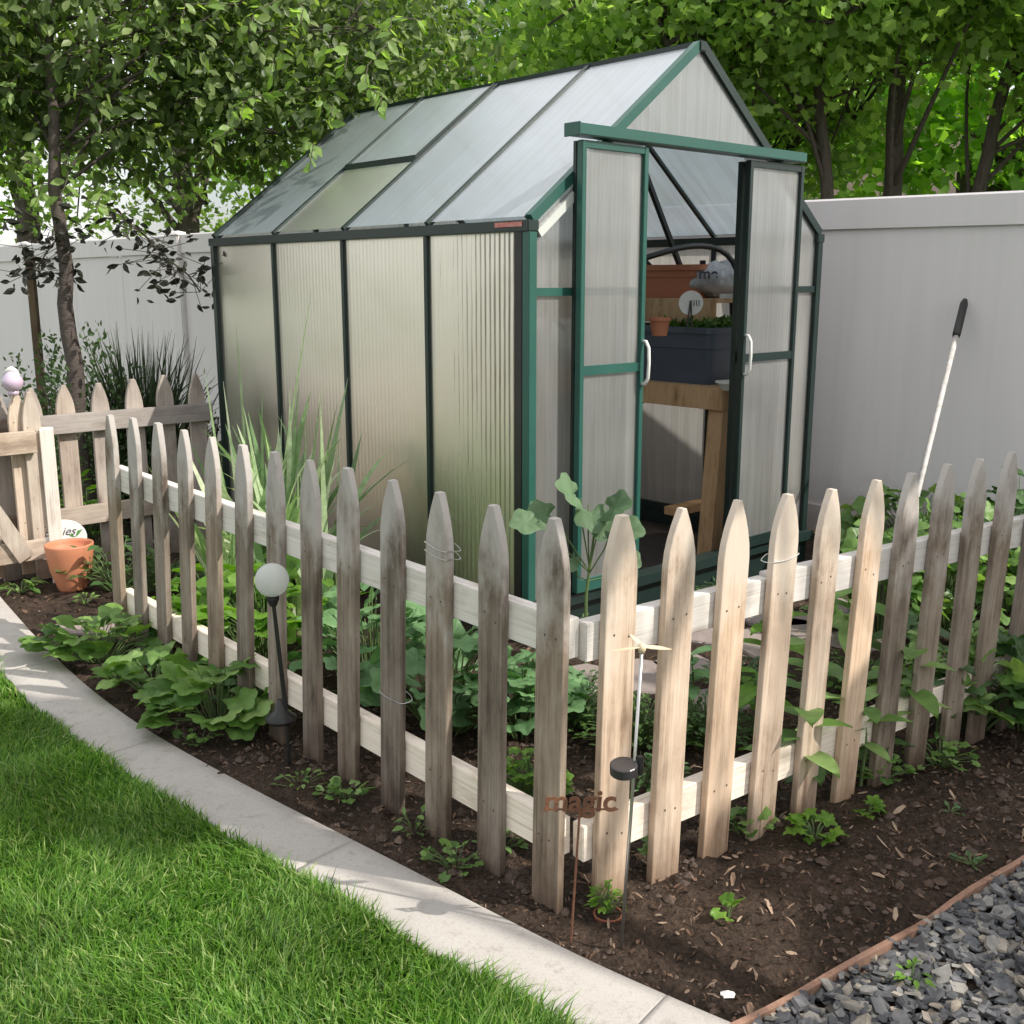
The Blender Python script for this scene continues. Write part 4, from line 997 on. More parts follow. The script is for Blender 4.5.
# crumpled white scrap
wp = gp(727, 1000); mb = MB(); vs = []
for k in range(9): a = 2*PI*k/9; vs.append((.017*math.cos(a)*random.uniform(.7, 1.2), .010*math.sin(a)*random.uniform(.7, 1.2), random.uniform(.0, .006)))
vs.append((0, 0, .012)); mb.add(vs, [(k, (k+1) % 9, 9) for k in range(9)]+[tuple(range(8, -1, -1))])
tag(mb.build('paper_scrap', M_white, None, M=Matrix.Translation((wp.x, wp.y, .010))), 'small crumpled white scrap on the soil near the edging board', 'scrap')
# long handled pole leaning on the privacy fence
s_ = online(FO-FN*.06, FD, 965, 300); top = Vector((s_.x, s_.y, H+ray(965, 300).z*s_.y/ray(965, 300).y)); bot = gp(884, 630)
pm = thing('long_handled_tool', 'white long handled tool with a black grip leaning on the privacy fence', 'tool handle', (bot.x, bot.y, 0))
vv = top-bot
MB().tube([(0, 0, 0), vv*.93], .0125, 12).build('shaft', simple('chalky white paint', (.60, .58, .56), (.36, .34, .33), rough=.6, scale=30, bump=.2), pm, smooth=True)
L = vv.length; MB().tube([vv*.87, vv*.88, vv*.985, vv*1.0], [.017, .0195, .0195, .012], 14).build('grip', M_black, pm, smooth=True)
# brown stake near the privacy fence, left
sa = dp(42, 395, 6.6); sb = dp(41, 250, 6.6)
stk = thing('wooden_stake', 'thin brown upright stake beside the small tree', 'stake', (sa.x, sa.y, 0))
MB().box(-.022, .022, -.02, .02, -.05, sb.z, b=.003).build('stake_body', wood('brown stake wood', (.18, .13, .08), (.13, .09, .06), (.07, .05, .03), white=1), stk)
# pale hose on the ground behind the left fence
hp = [gp(60, 562, .02), gp(97, 554, .02), gp(132, 544, .02), gp(170, 541, .02), gp(207, 539, .02), gp(245, 545, .02)]
hs = thing('garden_hose', 'pale grey green garden hose lying behind the left picket fence', 'hose', hp[0])
MB().tube([p-hp[0] for p in spline(hp, .05)], .012, 8).build('hose', simple('pale hose', (.42, .48, .44), (.36, .42, .38), rough=.4), hs, smooth=True)
#PLANTS
# ------------------------------------------------------------------ plants
M_lowleaf = leafmat('broad low leaves', [(.08, .165, .045), (.12, .225, .06), (.17, .30, .08), (.27, .40, .15)], trans=.28, rough=.42, nscale=22)
M_blue = leafmat('blue green leaves', [(.09, .19, .08), (.13, .26, .11), (.19, .34, .16)], trans=.22, rough=.5, nscale=20, tcol=(1.6, 2.0, .9))
M_lime = leafmat('lime leaves', [(.09, .20, .025), (.14, .28, .04), (.20, .36, .06)], trans=.4, rough=.45)
M_shade = leafmat('deep green leaves', [(.045, .095, .035), (.065, .135, .045), (.10, .19, .07)], trans=.22, rough=.4)
M_reed = leafmat('striped grass blades', [(.16, .29, .13), (.34, .47, .27), (.72, .78, .62)], trans=.3, rough=.45, tcol=(1.4, 1.6, .8))
M_stem = simple('green stems', (.12, .19, .06), (.09, .14, .05), rough=.6, bump=.1)
M_stem2 = simple('purple green stems', (.13, .10, .06), (.09, .12, .05), rough=.6, bump=.1)
def bush(name, label, cat, base, n, R, Hh, size, T, m, mstem=None, group=None, up=.35, flat=.7, seed=0, sag=0.0, wid=None, centre=.0):
    """rosette / clump: petioles from the base carrying one leaf each"""
    r = np.random.default_rng(seed+100); base = Vector(base)
    t = thing(name, label, cat, (base.x, base.y, base.z), group=group)
    mb = MB(); P = []; D = []; N = []; S = []
    for i in range(n):
        a = r.uniform(0, 2*PI); q = math.sqrt(r.uniform(centre, 1)); rx = R[0]*q; ry = R[1]*q
        h = Hh*(1-.55*q*q)*r.uniform(.55, 1.1)
        tip = Vector((rx*math.cos(a), ry*math.sin(a), h)); root = Vector((tip.x*.25, tip.y*.25, 0))
        mid = (root+tip)/2+Vector((0, 0, h*.25))
        s = r.uniform(*size)
        mb.tube([root, mid, tip], [.0030, .0024, .0018] if s > .04 else [.0014, .0011, .0009], 5, cap=False)
        d = Vector((math.cos(a)+r.normal(0, .35), math.sin(a)+r.normal(0, .35), r.normal(up*.4, .25)-sag)); d.normalize()
        nn = Vector((r.normal(0, 1-flat)-d.x*.3, r.normal(0, 1-flat)-d.y*.3, 1.0))
        P.append(tip); D.append(d); N.append(nn); S.append(s)
    mb.build('stem', mstem or M_stem, t)
    P = np.array(P); D = np.array(D); N = np.array(N)
    leaves('foliage', P, D, N, S, T, m, t, smooth=True, wid=r.uniform(.8, 1.15, n) if wid is None else wid)
    return t
# broad-leaved plants outside the left fence, along the kerb
low = 'broad leaved seedlings along the kerb'
bush('leafy_plant', 'bushy broad leaved plant nearest the terracotta pot, beside the kerb', 'plant', gp(100, 662), 50, (.24, .15), .15, (.07, .12), ROUND, M_lowleaf, seed=1, group=low)
bush('leafy_plant', 'leafy green plant in the middle of the kerbside clump', 'plant', gp(155, 695), 40, (.17, .13), .14, (.07, .12), ROUND, M_lowleaf, seed=2, group=low)
bush('leafy_plant', 'largest pale leaved plant of the kerbside clump, before the globe light', 'plant', gp(218, 725), 56, (.18, .15), .19, (.08, .135), ROUND, M_lowleaf, seed=3, group=low)
bush('leafy_plant', 'small leafy plant under the globe light foot', 'plant', gp(255, 715), 22, (.08, .08), .14, (.05, .08), ROUND, M_shade, seed=4)
# small weeds outside the left fence
for i, (px, py, n, R_r, lab) in enumerate([(300, 790, 20, .07, 'low weed at the foot of the picket left of the sixth'), (345, 800, 22, .07, 'low weed beside the wired picket foot'), (415, 832, 16, .06, 'small weed with one round leaf by the kerb'), (455, 868, 26, .08, 'leafy weed between the two pickets nearest the corner'), (500, 850, 24, .06, 'fine weed in the gap left of the corner picket'), (200, 745, 16, .06, 'small weed in front of the large kerbside plant')]):
    bush('weed', lab, 'weed', gp(px, py), n, (R_r, R_r*.8), .055, (.018, .036), ROUND if i % 2 else OVAL, M_lowleaf, seed=20+i)
# plants inside the left fence
bush('cabbage_plant', 'blue green broad leaved plant behind the pickets left of the wired one', 'plant', gp(372, 700), 75, (.24, .22), .36, (.07, .13), ROUND, M_blue, seed=5, flat=.5)
bush('cabbage_plant', 'blue green broad leaved plant just behind the wired picket', 'plant', gp(448, 730), 80, (.24, .22), .33, (.07, .13), ROUND, M_blue, seed=6, flat=.5)
bush('cabbage_plant', 'blue green broad leaved plant behind the corner picket', 'plant', gp(520, 735), 50, (.16, .16), .27, (.06, .11), ROUND, M_blue, seed=7, flat=.5)
bush('hosta_plant', 'sunlit yellow green broad leaved plant behind the globe light', 'plant', gp(265, 660), 60, (.26, .2), .34, (.09, .15), ROUND, M_lime, seed=8, flat=.5)
bush('hosta_plant', 'sunlit yellow green plant at the far end of the left fence', 'plant', gp(215, 640), 46, (.22, .2), .28, (.08, .13), ROUND, M_lime, seed=9, flat=.5)
bush('basil_plant', 'small bright lime leafed plant behind the corner pickets', 'plant', gp(528, 800), 90, (.11, .10), .13, (.022, .045), ROUND, M_lime, seed=10)
bush('young_plant', 'upright lime leafed plant behind the fourth gap of the left fence', 'plant', gp(340, 660), 30, (.08, .08), .38, (.06, .10), LONGLEAF, M_lime, seed=11, up=1.6)
for i, (px, py, n, R_r, h, lab) in enumerate([(575, 725, 300, .20, .17, 'ferny dark weed clump right of the corner picket'), (640, 745, 280, .20, .14, 'ferny weed clump behind the propeller stake'), (705, 745, 260, .17, .15, 'ferny weed clump between the second and third tan pickets'), (560, 640, 160, .16, .10, 'low bright weed patch below the top rail by the corner'), (735, 690, 120, .14, .12, 'loose weed clump behind the third tan picket'), (850, 690, 160, .18, .14, 'shaded weed clump behind the fifth tan picket'), (735, 600, 120, .2, .08, 'low weed patch before the greenhouse doorway'), (860, 560, 150, .2, .10, 'low weed patch at the right corner of the greenhouse'), (660, 790, 120, .09, .10, 'weed tuft at the bottom rail behind the propeller stake')]):
    bush('weed', lab, 'weed', gp(px, py), n, (R_r, R_r*.8), h, (.016, .036), OVAL, M_shade if i % 2 == 0 else M_lowleaf, seed=40+i)
# hollyhock before the front post, tall
hb_ = gp(585, 668)
h = thing('hollyhock_plant', 'tall grey green lobed leaf seedling in front of the greenhouse corner', 'plant', hb_)
zs = dp(590, 520, hb_.y).z
MB().tube([(0, 0, 0), (.0, 0, zs*.5), (.03, 0, zs*.98)], [.008, .006, .004], 7).build('stem', M_stem, h)
hl = [(548, 515, -1, .1, .13), (575, 490, -.4, .6, .14), (610, 505, .5, .5, .13), (622, 530, 1, .1, .12), (590, 515, .1, -.6, .13), (600, 528, .5, -.6, .12), (530, 522, -1, -.1, .11), (570, 560, -.4, -.8, .10), (625, 560, .8, -.6, .09)]
P = []; D = []; N = []; S = []; mb = MB()
for px, py, dx, dz_, s in hl:
    p = dp(px, py, hb_.y+random.uniform(-.08, .04))-hb_; P.append(p-Vector((dx, -.3, dz_)).normalized()*s*.3); D.append((dx, -.4, dz_*.5)); N.append((dx*.2, -.75, .75)); S.append(s)
    mb.tube([(.01, 0, zs*.45+.2*p.z), (p.x*.5, p.y*.5, p.z*.85), P[-1]], .0028, 5, cap=False)
mb.build('leaf_stalk', M_stem, h)
leaves('foliage', np.array([tuple(p) for p in P]), np.array(D, float), np.array(N, float), np.array(S)*1.08, ROUND, leafmat('grey green lobed leaves', [(.085, .155, .08), (.12, .20, .11)], trans=.2, rough=.6, nscale=14), h, smooth=True)
# seedlings with long leaves by the right fence
def sunflower(px, py, h, n, sz, lab, m, seed):
    r = random.Random(seed); b = gp(px, py); t = thing('seedling', lab, 'seedling', b)
    MB().tube([(0, 0, -.02), (.008, 0, h*.5), (0, .01, h)], [.005, .004, .003], 7).build('stem', M_stem, t)
    P = []; D = []; N = []; S = []; a0 = r.random()*6
    for i in range(n):
        z = h*(.35+.65*(i+1)/n); a = a0+i*2.4; P.append((0, 0, z)); D.append((math.cos(a), math.sin(a), r.uniform(.15, .7))); N.append((-.3*math.cos(a), -.3*math.sin(a), 1)); S.append(sz*r.uniform(.7, 1.1))
    leaves('foliage', np.array(P), np.array(D), np.array(N), S, LONGLEAF, m, t, smooth=True, wid=np.full(n, 1.25)); return t
sunflower(752, 740, .22, 7, .13, 'bright long leaved seedling behind the rail, between third and fourth tan pickets', M_lime, 1)
sunflower(812, 740, .30, 8, .15, 'long leaved green seedling behind the fifth tan picket', M_lowleaf, 2)
sunflower(806, 800, .13, 6, .10, 'long leaved seedling outside the fence at the foot of the fifth tan picket', M_shade, 3)
sunflower(872, 772, .14, 7, .10, 'pale drooping seedling at the foot of the seventh tan picket', M_shade, 4)
sunflower(905, 700, .30, 9, .17, 'shaded long leaved seedling behind the seventh tan picket', M_shade, 5)
sunflower(935, 742, .26, 9, .12, 'thin stemmed shaded seedling outside the right fence', M_shade, 6)
sunflower(800, 812, .34, 9, .15, 'tall long leaved seedling outside the fence, before the fifth tan picket', M_lowleaf, 11)
sunflower(860, 788, .26, 8, .13, 'long leaved seedling outside the fence, before the seventh picket', M_lowleaf, 12)
sunflower(905, 768, .36, 10, .15, 'tallest long leaved seedling outside the fence in the shade', M_lowleaf, 13)
sunflower(770, 700, .36, 9, .16, 'tall sunlit long leaved plant just behind the fourth tan picket', M_lime, 14)
sunflower(850, 690, .42, 10, .17, 'tall long leaved plant behind the sixth tan picket', M_lowleaf, 15)
sunflower(690, 720, .22, 8, .13, 'long leaved plant behind the second tan picket', M_blue, 16)
for i, (px, py, n, R_r, lab) in enumerate([(745, 835, 26, .07, 'low weed in the gap beside the fourth tan picket foot'), (880, 780, 30, .09, 'leafy weed at the foot of the seventh picket on the right'), (940, 765, 34, .10, 'leafy weed at the foot of the ninth picket on the right'), (655, 870, 14, .04, 'tiny weed at the foot of the second tan picket')]):
    bush('weed', lab, 'weed', gp(px, py), n, (R_r, R_r*.7), .07, (.022, .045), ROUND, M_lowleaf, seed=120+i)
for i, (px, py, n, R_r, h, s, lab) in enumerate([(970, 728, 70, .22, .32, .13, 'shaded broad leaved plant in front of the right end of the fence'), (1025, 728, 60, .22, .34, .14, 'dark broad leaved plant at the right edge of the picture'), (880, 640, 80, .25, .42, .11, 'shaded broad leaved plant behind the sixth tan picket'), (940, 630, 120, .3, .52, .12, 'large dark leafy plant behind the eighth tan picket'), (1010, 610, 130, .35, .58, .12, 'large dark leafy plant behind the last pickets at the right'), (915, 565, 110, .4, .38, .12, 'broad leaved plant by the privacy fence behind the right rail')]):
    bush('broadleaf_plant', lab, 'plant', gp(px, py), n, (R_r, R_r*.7), h, (s*.6, s*1.15), HOLLY if i < 2 else ROUND, M_shade if i in (1, 4) else M_lowleaf, seed=60+i, flat=.35, sag=.2)
# small sprouts in the front bed
for i, (px, py, n, R_r, h, s, T, m, lab) in enumerate([(728, 918, 9, .030, .035, .035, ROUND, M_lime, 'tiny round leaved yellow green sprout alone on the sunlit soil'), (815, 838, 22, .045, .05, .05, HOLLY, M_lime, 'bright green lobed seedling on the dark soil'), (868, 815, 14, .03, .035, .04, HOLLY, M_lime, 'smaller bright lobed seedling behind the larger one'), (607, 912, 46, .034, .07, .022, OVAL, M_lime, 'fine pale green sprout in the broken clay rim'), (972, 865, 14, .035, .02, .025, OVAL, M_shade, 'flat dark green weed near the edging board'), (950, 812, 10, .03, .015, .02, OVAL, M_shade, 'tiny dark weed among pale dead leaves'), (910, 985, 14, .03, .05, .025, OVAL, M_lime, 'little green weed growing through the slate chips'), (85, 604, 14, .04, .05, .035, OVAL, M_lowleaf, 'small weed at the foot of the terracotta pot'), (20, 592, 18, .08, .06, .06, LONGLEAF, M_lowleaf, 'small leafy weed under the open gate'), (640, 590, 26, .1, .1, .04, OVAL, M_shade, 'low weed by the greenhouse door sill')]):
    bush('sprout', lab, 'sprout', gp(px, py, .01), n, (R_r, R_r), h, (s*.7, s*1.1), T, m, seed=80+i)
# striped ornamental grass behind the left fence
def reed(name, lab, base, n, hmin, hmax, spread, m, seed, w=.5, base_r=.08, explicit=()):
    r = np.random.default_rng(seed); t = thing(name, lab, 'ornamental grass', base); V = []; Fc = []
    def blade(b, tipv, lean, wd, droop, facecam=False):
        o = len(V); n_ = 9; b = np.array(b); tipv = np.array(tipv); q_ = r.uniform(0, 2*PI) if not facecam else PI/2+r.normal(0, .3); side_ = np.cross(tipv, [math.cos(q_), math.sin(q_), .0]); side_ = side_/max(np.linalg.norm(side_), 1e-6)
        for i in range(n_+1):
            s = i/n_; p = b+tipv*s+np.array([tipv[0]*droop*s*s, tipv[1]*droop*s*s, -abs(droop)*.35*tipv[2]*s*s*s]); ww = wd*(1-s**2.2)+.0006
            V.append(p-side_*ww); V.append(p+side_*ww)
        for i in range(n_): a = o+2*i; Fc.append((a, a+1, a+3)); Fc.append((a, a+3, a+2))
    for i in range(n):
        a = r.uniform(0, 2*PI); hh = r.uniform(hmin, hmax); q = r.uniform(0, 1)**.6*spread
        b = (r.normal(0, base_r), r.normal(0, base_r), 0)
        blade(b, (math.cos(a)*hh*q, math.sin(a)*hh*q, hh*math.sqrt(max(.1, 1-q*q*.6))), 0, r.uniform(.003, .0085)*w*2, r.uniform(0, 1.1)*(q/spread))
    for (px0, py0, px1, py1, dr_, wd) in explicit:
        p1 = dp(px1, py1, base.y)-base; p0 = dp(px0, py0, base.y)-base; p0.z = 0
        blade(p0, p1-p0, 0, wd, dr_, True)
    npmesh('blades', np.array(V), np.array(Fc), m, t)
rb = gp(292, 618)
reed('striped_grass', 'tall striped ornamental grass between the left fence and the greenhouse', rb, 95, .55, 1.05, .34, M_reed, 3, w=2.0, base_r=.11,
     explicit=[(262, 600, 308, 285, .05, .006), (258, 600, 236, 325, .0, .009), (290, 600, 366, 425, .5, .007), (240, 600, 206, 362, .1, .009), (280, 600, 296, 375, .1, .017), (288, 600, 290, 388, 0, .018), (300, 600, 305, 415, .1, .014), (300, 600, 352, 470, .3, .010), (262, 600, 262, 385, .0, .012), (250, 600, 224, 372, .1, .010), (245, 600, 200, 408, .4, .010), (310, 600, 330, 440, .2, .011), (298, 600, 318, 378, .1, .008)])
rb2 = gp(240, 622)
reed('striped_grass', 'smaller arching clump of striped grass left of the tall one', rb2, 45, .40, .85, .5, M_reed, 4, w=1.8, base_r=.07)
# spiky dark tuft + shrub by the privacy fence
tb_ = dp(141, 430, 6.3); tb_.z = 0
reed('spiky_grass', 'dark spiky grass tuft before the privacy fence', tb_, 520, .80, 1.2, .30, leafmat('dark spikes', [(.03, .05, .03), (.05, .08, .04), (.09, .12, .07)], trans=.15), 5, w=.7, base_r=.07)
M_shrub = leafmat('grey green shrub leaves', [(.05, .09, .04), (.08, .14, .06), (.12, .18, .09)], trans=.25)
for px, dd, R_r, hh, nn, lab in ((92, 6.1, .40, 1.05, 3600, 'fluffy grey green shrub between the small tree and the spiky grass'), (52, 6.4, .34, .95, 2000, 'shrub left of the small tree trunk'), (207, 6.6, .14, .72, 350, 'thin leafy shrub at the far corner of the greenhouse')):
    b = dp(px, 450, dd); b.z = 0; t = thing('shrub', lab, 'shrub', b)
    r = np.random.default_rng(int(px)); A = norm(r.normal(0, 1, (nn, 3))); A[:, 2] = np.abs(A[:, 2]); q = r.uniform(.25, 1, nn)**.45
    P = A*np.array([R_r, R_r, hh])*q[:, None]*(1+.2*np.sin(A[:, :1]*9+A[:, 1:2]*7)); D = norm(A+r.normal(0, .6, (nn, 3))); 
    leaves('foliage', P, D, r.normal(0, 1, (nn, 3)), r.uniform(.02, .045, nn), OVAL, M_shrub, t)
    mb = MB()
    for k in range(14):
        a = k*2.4; mb.tube([(0, 0, 0), (math.cos(a)*R_r*.3, math.sin(a)*R_r*.3, hh*.45), (math.cos(a)*R_r*.6, math.sin(a)*R_r*.6, hh*.8)], [.008, .005, .002], 5)
    mb.build('stem', M_bark, t)
bush('leafy_plant', 'bright leafy plant behind the far picket fence', 'plant', gp(85, 560), 60, (.12, .12), .42, (.05, .09), OVAL, M_lime, seed=90)
bush('leafy_plant', 'dark leafy plant behind the second far picket gap', 'plant', gp(120, 590), 60, (.22, .18), .25, (.05, .09), OVAL, M_shade, seed=91)
bush('leafy_plant', 'dark leafy ground plant right of the terracotta pot', 'plant', gp(160, 590), 90, (.3, .2), .16, (.04, .08), OVAL, M_shade, seed=92)
# ------------------------------------------------------------------ trees
def inside_gh(P):
    Q = P-np.array(K); c, s = math.cos(-GR), math.sin(-GR)
    x = Q[:, 0]*c-Q[:, 1]*s; y = Q[:, 0]*s+Q[:, 1]*c
    zr = ZE+slope*np.minimum(x, GW-x)
    return (x > -.12) & (x < GW+.12) & (y > -.15) & (y < GDp+.12) & (P[:, 2] < zr+.06)
def tree(name, label, base, pathpts, r0, blobs, nleaf, size, T, m, bark, seed, group=None, limbs=10, clump=.16, hang=.5, keep=None, perclump=14, twr=.004, upf=.35, lrad=.34):
    """pathpts: trunk centre line (world); blobs: ellipsoids (cx,cy,cz,rx,ry,rz)"""
    r = np.random.default_rng(seed); base = Vector(base); t = thing(name, label, 'tree', base, group=group)
    pts = [Vector(p)-base for p in pathpts]; sp = spline(pts, .25)
    mb = MB(); n = len(sp)
    mb.tube([p+Vector((.012*math.sin(i*1.7), .012*math.cos(i*2.3), 0)) for i, p in enumerate(sp)], [r0*(1.25-.85*i/(n-1)) if i > 1 else r0*(1.5-.1*i) for i in range(n)], 12)
    mb.build('trunk', bark, t, smooth=True)
    vol = np.array([b[3]*b[4]*b[5] for b in blobs]); vol = vol/vol.sum()
    nc = max(8, nleaf//perclump); which = r.choice(len(blobs), nc, p=vol); B = np.array(blobs)[which]
    A = norm(r.normal(0, 1, (nc, 3)))*(r.uniform(.12, 1, (nc, 1))**.42)
    Cc = B[:, :3]+A*B[:, 3:]
    Cc = Cc[~inside_gh(Cc)]
    lb = MB(); bs = np.array([tuple(p) for p in sp])
    up0 = max(1, int(n*upf)); order = r.permutation(len(Cc))[:limbs*6]
    for k, ci in enumerate(order):
        e = Vector(Cc[ci])-base
        j = up0+int(r.integers(0, max(1, n-up0))); s = sp[min(j, n-1)]
        if k < limbs:
            mid = s*.5+e*.5+Vector((r.normal(0, .12), r.normal(0, .12), .18)); rr = r0*lrad
            lb.tube(spline([s, mid, e], .2), [rr*(1-.8*i/max(1, len(spline([s, mid, e], .2))-1)) for i in range(len(spline([s, mid, e], .2)))], 7)
        else:
            # twig from a nearby limb end
            q = Vector(Cc[order[k % limbs]])-base; mid = q*.6+e*.4+Vector((0, 0, .05))
            if (e-q).length < 2.2: lb.tube([q, mid, e], [twr*2.2, twr*1.6, twr], 5)
    lb.build('limb', bark, t, smooth=True)
    L = np.repeat(Cc, perclump, 0); k = len(L)
    P = L+r.normal(0, clump, (k, 3))*np.array([1, 1, .6])
    D = norm(r.normal(0, 1, (k, 3))+np.array([0, 0, -hang])); N = norm(r.normal(0, .55, (k, 3))+np.array([.35, -.45, .75]))
    ok = ~inside_gh(P)
    if keep is not None: ok &= keep(P)
    P, D, N = P[ok], D[ok], N[ok]
    leaves('crown', P-np.array(base), D, N, r.uniform(size[0], size[1], len(P)), T, m, t, smooth=True)
    return t
M_maple = leafmat('maple leaves', [(.15, .24, .07), (.22, .34, .10), (.30, .45, .12), (.42, .58, .18)], trans=.55, rough=.5, tcol=(1.6, 1.7, .8), nscale=3)
M_maple2 = leafmat('bright maple leaves', [(.12, .22, .05), (.19, .33, .07), (.30, .48, .12)], trans=.6, rough=.5, tcol=(2.0, 2.2, .6), nscale=3)
M_plum = leafmat('small dark tree leaves', [(.055, .090, .034), (.085, .13, .045), (.13, .19, .07), (.28, .35, .15)], trans=.42, rough=.42, tcol=(2.0, 2.3, .7), nscale=4)
behind = lambda P: (P @ np.array([FN.x, FN.y, 0])) > 5.95
notfence = lambda P: ((P @ np.array([FN.x, FN.y, 0])) > 5.95) | ((P @ np.array([FN.x, FN.y, 0])) < 5.60) | (P[:, 2] > 1.9)
# small tree at left
t0 = dp(76, 400, 5.9); b0 = Vector((t0.x+.02, t0.y, -.05))
tree('small_tree', 'slender small leaved tree with crooked grey trunk at the left', b0, [b0, (t0.x, t0.y, t0.z*.5), dp(76, 395, 5.9), dp(70, 335, 5.9), dp(64, 270, 5.9), dp(57, 190, 5.9), dp(52, 110, 5.95), dp(50, 20, 6.0), dp(60, -120, 6.1)], .046,
     [(-2.2, 6.4, 2.75, .95, 1.0, .80), (-1.3, 6.75, 2.75, .95, .8, .78), (-.75, 7.3, 2.85, .7, .6, .55), (-3.3, 6.4, 2.75, .9, 1.0, .85), (-1.45, 6.0, 2.5, .4, .35, .32)], 20000, (.05, .095), OVAL, M_plum, M_bark2, 21, limbs=26, clump=.12, keep=notfence, twr=.002, upf=.62, lrad=.22)
st_ = bpy.data.objects['small_tree']; sb_ = Vector(b0); r = np.random.default_rng(5); P = []; D = []
sprays = [(225, 120), (240, 105), (210, 145), (60, 185), (35, 190), (345, 55), (365, 70), (390, 20), (300, 10), (250, 15), (180, 8), (5, 85), (85, 205), (95, 200), (330, 110), (150, 60), (270, 60), (120, 20), (380, 100), (310, 150)]
M_fresh = leafmat('fresh lime leaves', [(.12, .21, .05), (.19, .31, .08), (.30, .43, .15)], trans=.45)
for px, py in sprays:
    c = dp(px, py, 5.55+random.random()*.2)-sb_; q = c+Vector((random.uniform(-.2, .2), .35, random.uniform(.05, .2)))
    tw_ = MB().tube([q, c+Vector((0, .1, .04)), c-Vector((0, 0, .06))], .0025, 4).build('twig', M_bark, st_); P = []; D = []
    for _ in range(9):
        f = _/8; m0 = c+Vector((0, .1, .04)); p = (q.lerp(m0, f*1.6) if f < .6 else m0.lerp(c-Vector((0, 0, .06)), (f-.6)/.4))+Vector((random.gauss(0, .006), random.gauss(0, .006), random.gauss(0, .006))); P.append(tuple(p)); D.append((random.gauss(0, .8), random.gauss(-.3, .4), random.gauss(-.6, .4)))
    leaves('foliage', np.array(P), np.array(D), norm(r.normal(0, .5, (len(P), 3))+np.array([.3, -.5, .7])), r.uniform(.06, .10, len(P)), OVAL, M_fresh, tw_, smooth=True)
# dark drooping twigs against the privacy fence
M_darkleaf = leafmat('dark twig leaves', [(.018, .018, .016), (.028, .03, .024), (.04, .045, .03)], trans=.08, rough=.5)
for lab, pts in (('dark leaved drooping branch beside the greenhouse corner', [(120, 215), (150, 240), (172, 262), (188, 275), (200, 292)]), ('dark leaved drooping branch around the small tree trunk', [(60, 235), (45, 255), (32, 275), (28, 262)])):
    a = dp(*pts[0], 5.75); t = thing('drooping_branch', lab, 'branch', a); mb = MB(); sp = spline([dp(x, y, 5.75+.05*i) for i, (x, y) in enumerate(pts)], .03)
    mb.tube([p-a for p in sp], .004, 5)
    P = []; D = []; r = random.Random(len(pts))
    for p in sp:
        for _ in range(3):
            q = p+Vector((r.gauss(0, .12), r.gauss(0, .10), r.gauss(.02, .085))); mb.tube([p-a, q-a], .0018, 4)
            for _ in range(3): P.append(tuple(q-a+Vector((r.gauss(0, .025), r.gauss(0, .02), r.gauss(0, .02))))); D.append((r.uniform(-1, 1), r.uniform(-.5, .5), r.uniform(-.6, .2)))
    mb.build('twig', M_bark, t); P = np.array(P)
    leaves('foliage', P, np.array(D), rng.normal(0, 1, (len(P), 3)), rng.uniform(.04, .07, len(P)), OVAL, M_darkleaf, t)
grp = None
def tr(px, d, lean, r0, blobs, n, lab, seed, m=M_maple, size=(.05, .09)):
    b = dp(px, 250, d); b = Vector((b.x, b.y, 0)); top = Vector((b.x+lean, b.y+.2, 5.2))
    tree('maple_tree', lab, b, [b, b.lerp(top, .3)+Vector((.03, 0, 0)), b.lerp(top, .6)-Vector((.05, 0, 0)), top], r0, blobs, n, size, MAPLE, m, M_bark, seed, limbs=16, clump=.17, keep=behind, twr=.008)
# (cx,cy,cz,rx,ry,rz)
tr(838, 8.2, -.25, .052, [(2.0, 7.9, 3.4, 1.1, 1.0, .72), (1.0, 8.6, 3.1, 1.1, 1.0, 1.15)], 14500, 'left one of the twin trunked maples behind the privacy fence', 31)
tr(872, 8.4, .35, .075, [(3.0, 7.9, 3.6, 1.1, 1.1, .72), (2.2, 9.2, 2.6, .8, .5, .6)], 12000, 'thickest trunked maple behind the privacy fence', 32)
tr(905, 8.3, 1.35, .055, [(4.4, 8.2, 3.3, 1.1, 1.1, .9), (4.6, 7.8, 2.4, .6, .6, .5)], 11000, 'maple with a trunk leaning right at the right edge', 33)
tr(520, 11.0, .3, .13, [(.2, 10.2, 3.7, 1.7, 1.2, 1.3), (1.6, 10.6, 3.3, 1.2, 1.2, 1.3)], 11000, 'bright leaved tree rising behind the greenhouse ridge', 34, M_maple2)
tr(395, 11.5, -.4, .10, [(-1.7, 10.8, 3.3, 1.4, 1.1, 1.4), (-.8, 11.2, 3.8, 1.4, 1.1, 1.3)], 10000, 'bright leaved tree left of the greenhouse roof', 35, M_maple2)
tr(180, 13.0, .2, .14, [(-4.2, 13.0, 3.4, 2.4, 1.5, 1.7)], 6500, 'green tree far behind the small left tree', 36, M_maple)
tr(20, 13.0, .2, .14, [(-7.0, 13.4, 3.5, 2.2, 1.5, 1.7)], 4500, 'green tree beyond the privacy fence at the left edge', 37, M_maple2)
tr(700, 13.5, .2, .14, [(3.0, 13.2, 3.8, 2.6, 1.4, 1.9), (5.6, 13.0, 3.6, 2.2, 1.4, 1.7)], 8500, 'broad bright tree far behind the twin maples', 38, M_maple2, (.10, .17))
tr(960, 13.5, .2, .16, [(8.4, 13.4, 3.8, 2.2, 1.4, 1.8)], 3500, 'distant tree behind the leaning maple', 39, M_maple, (.10, .17))
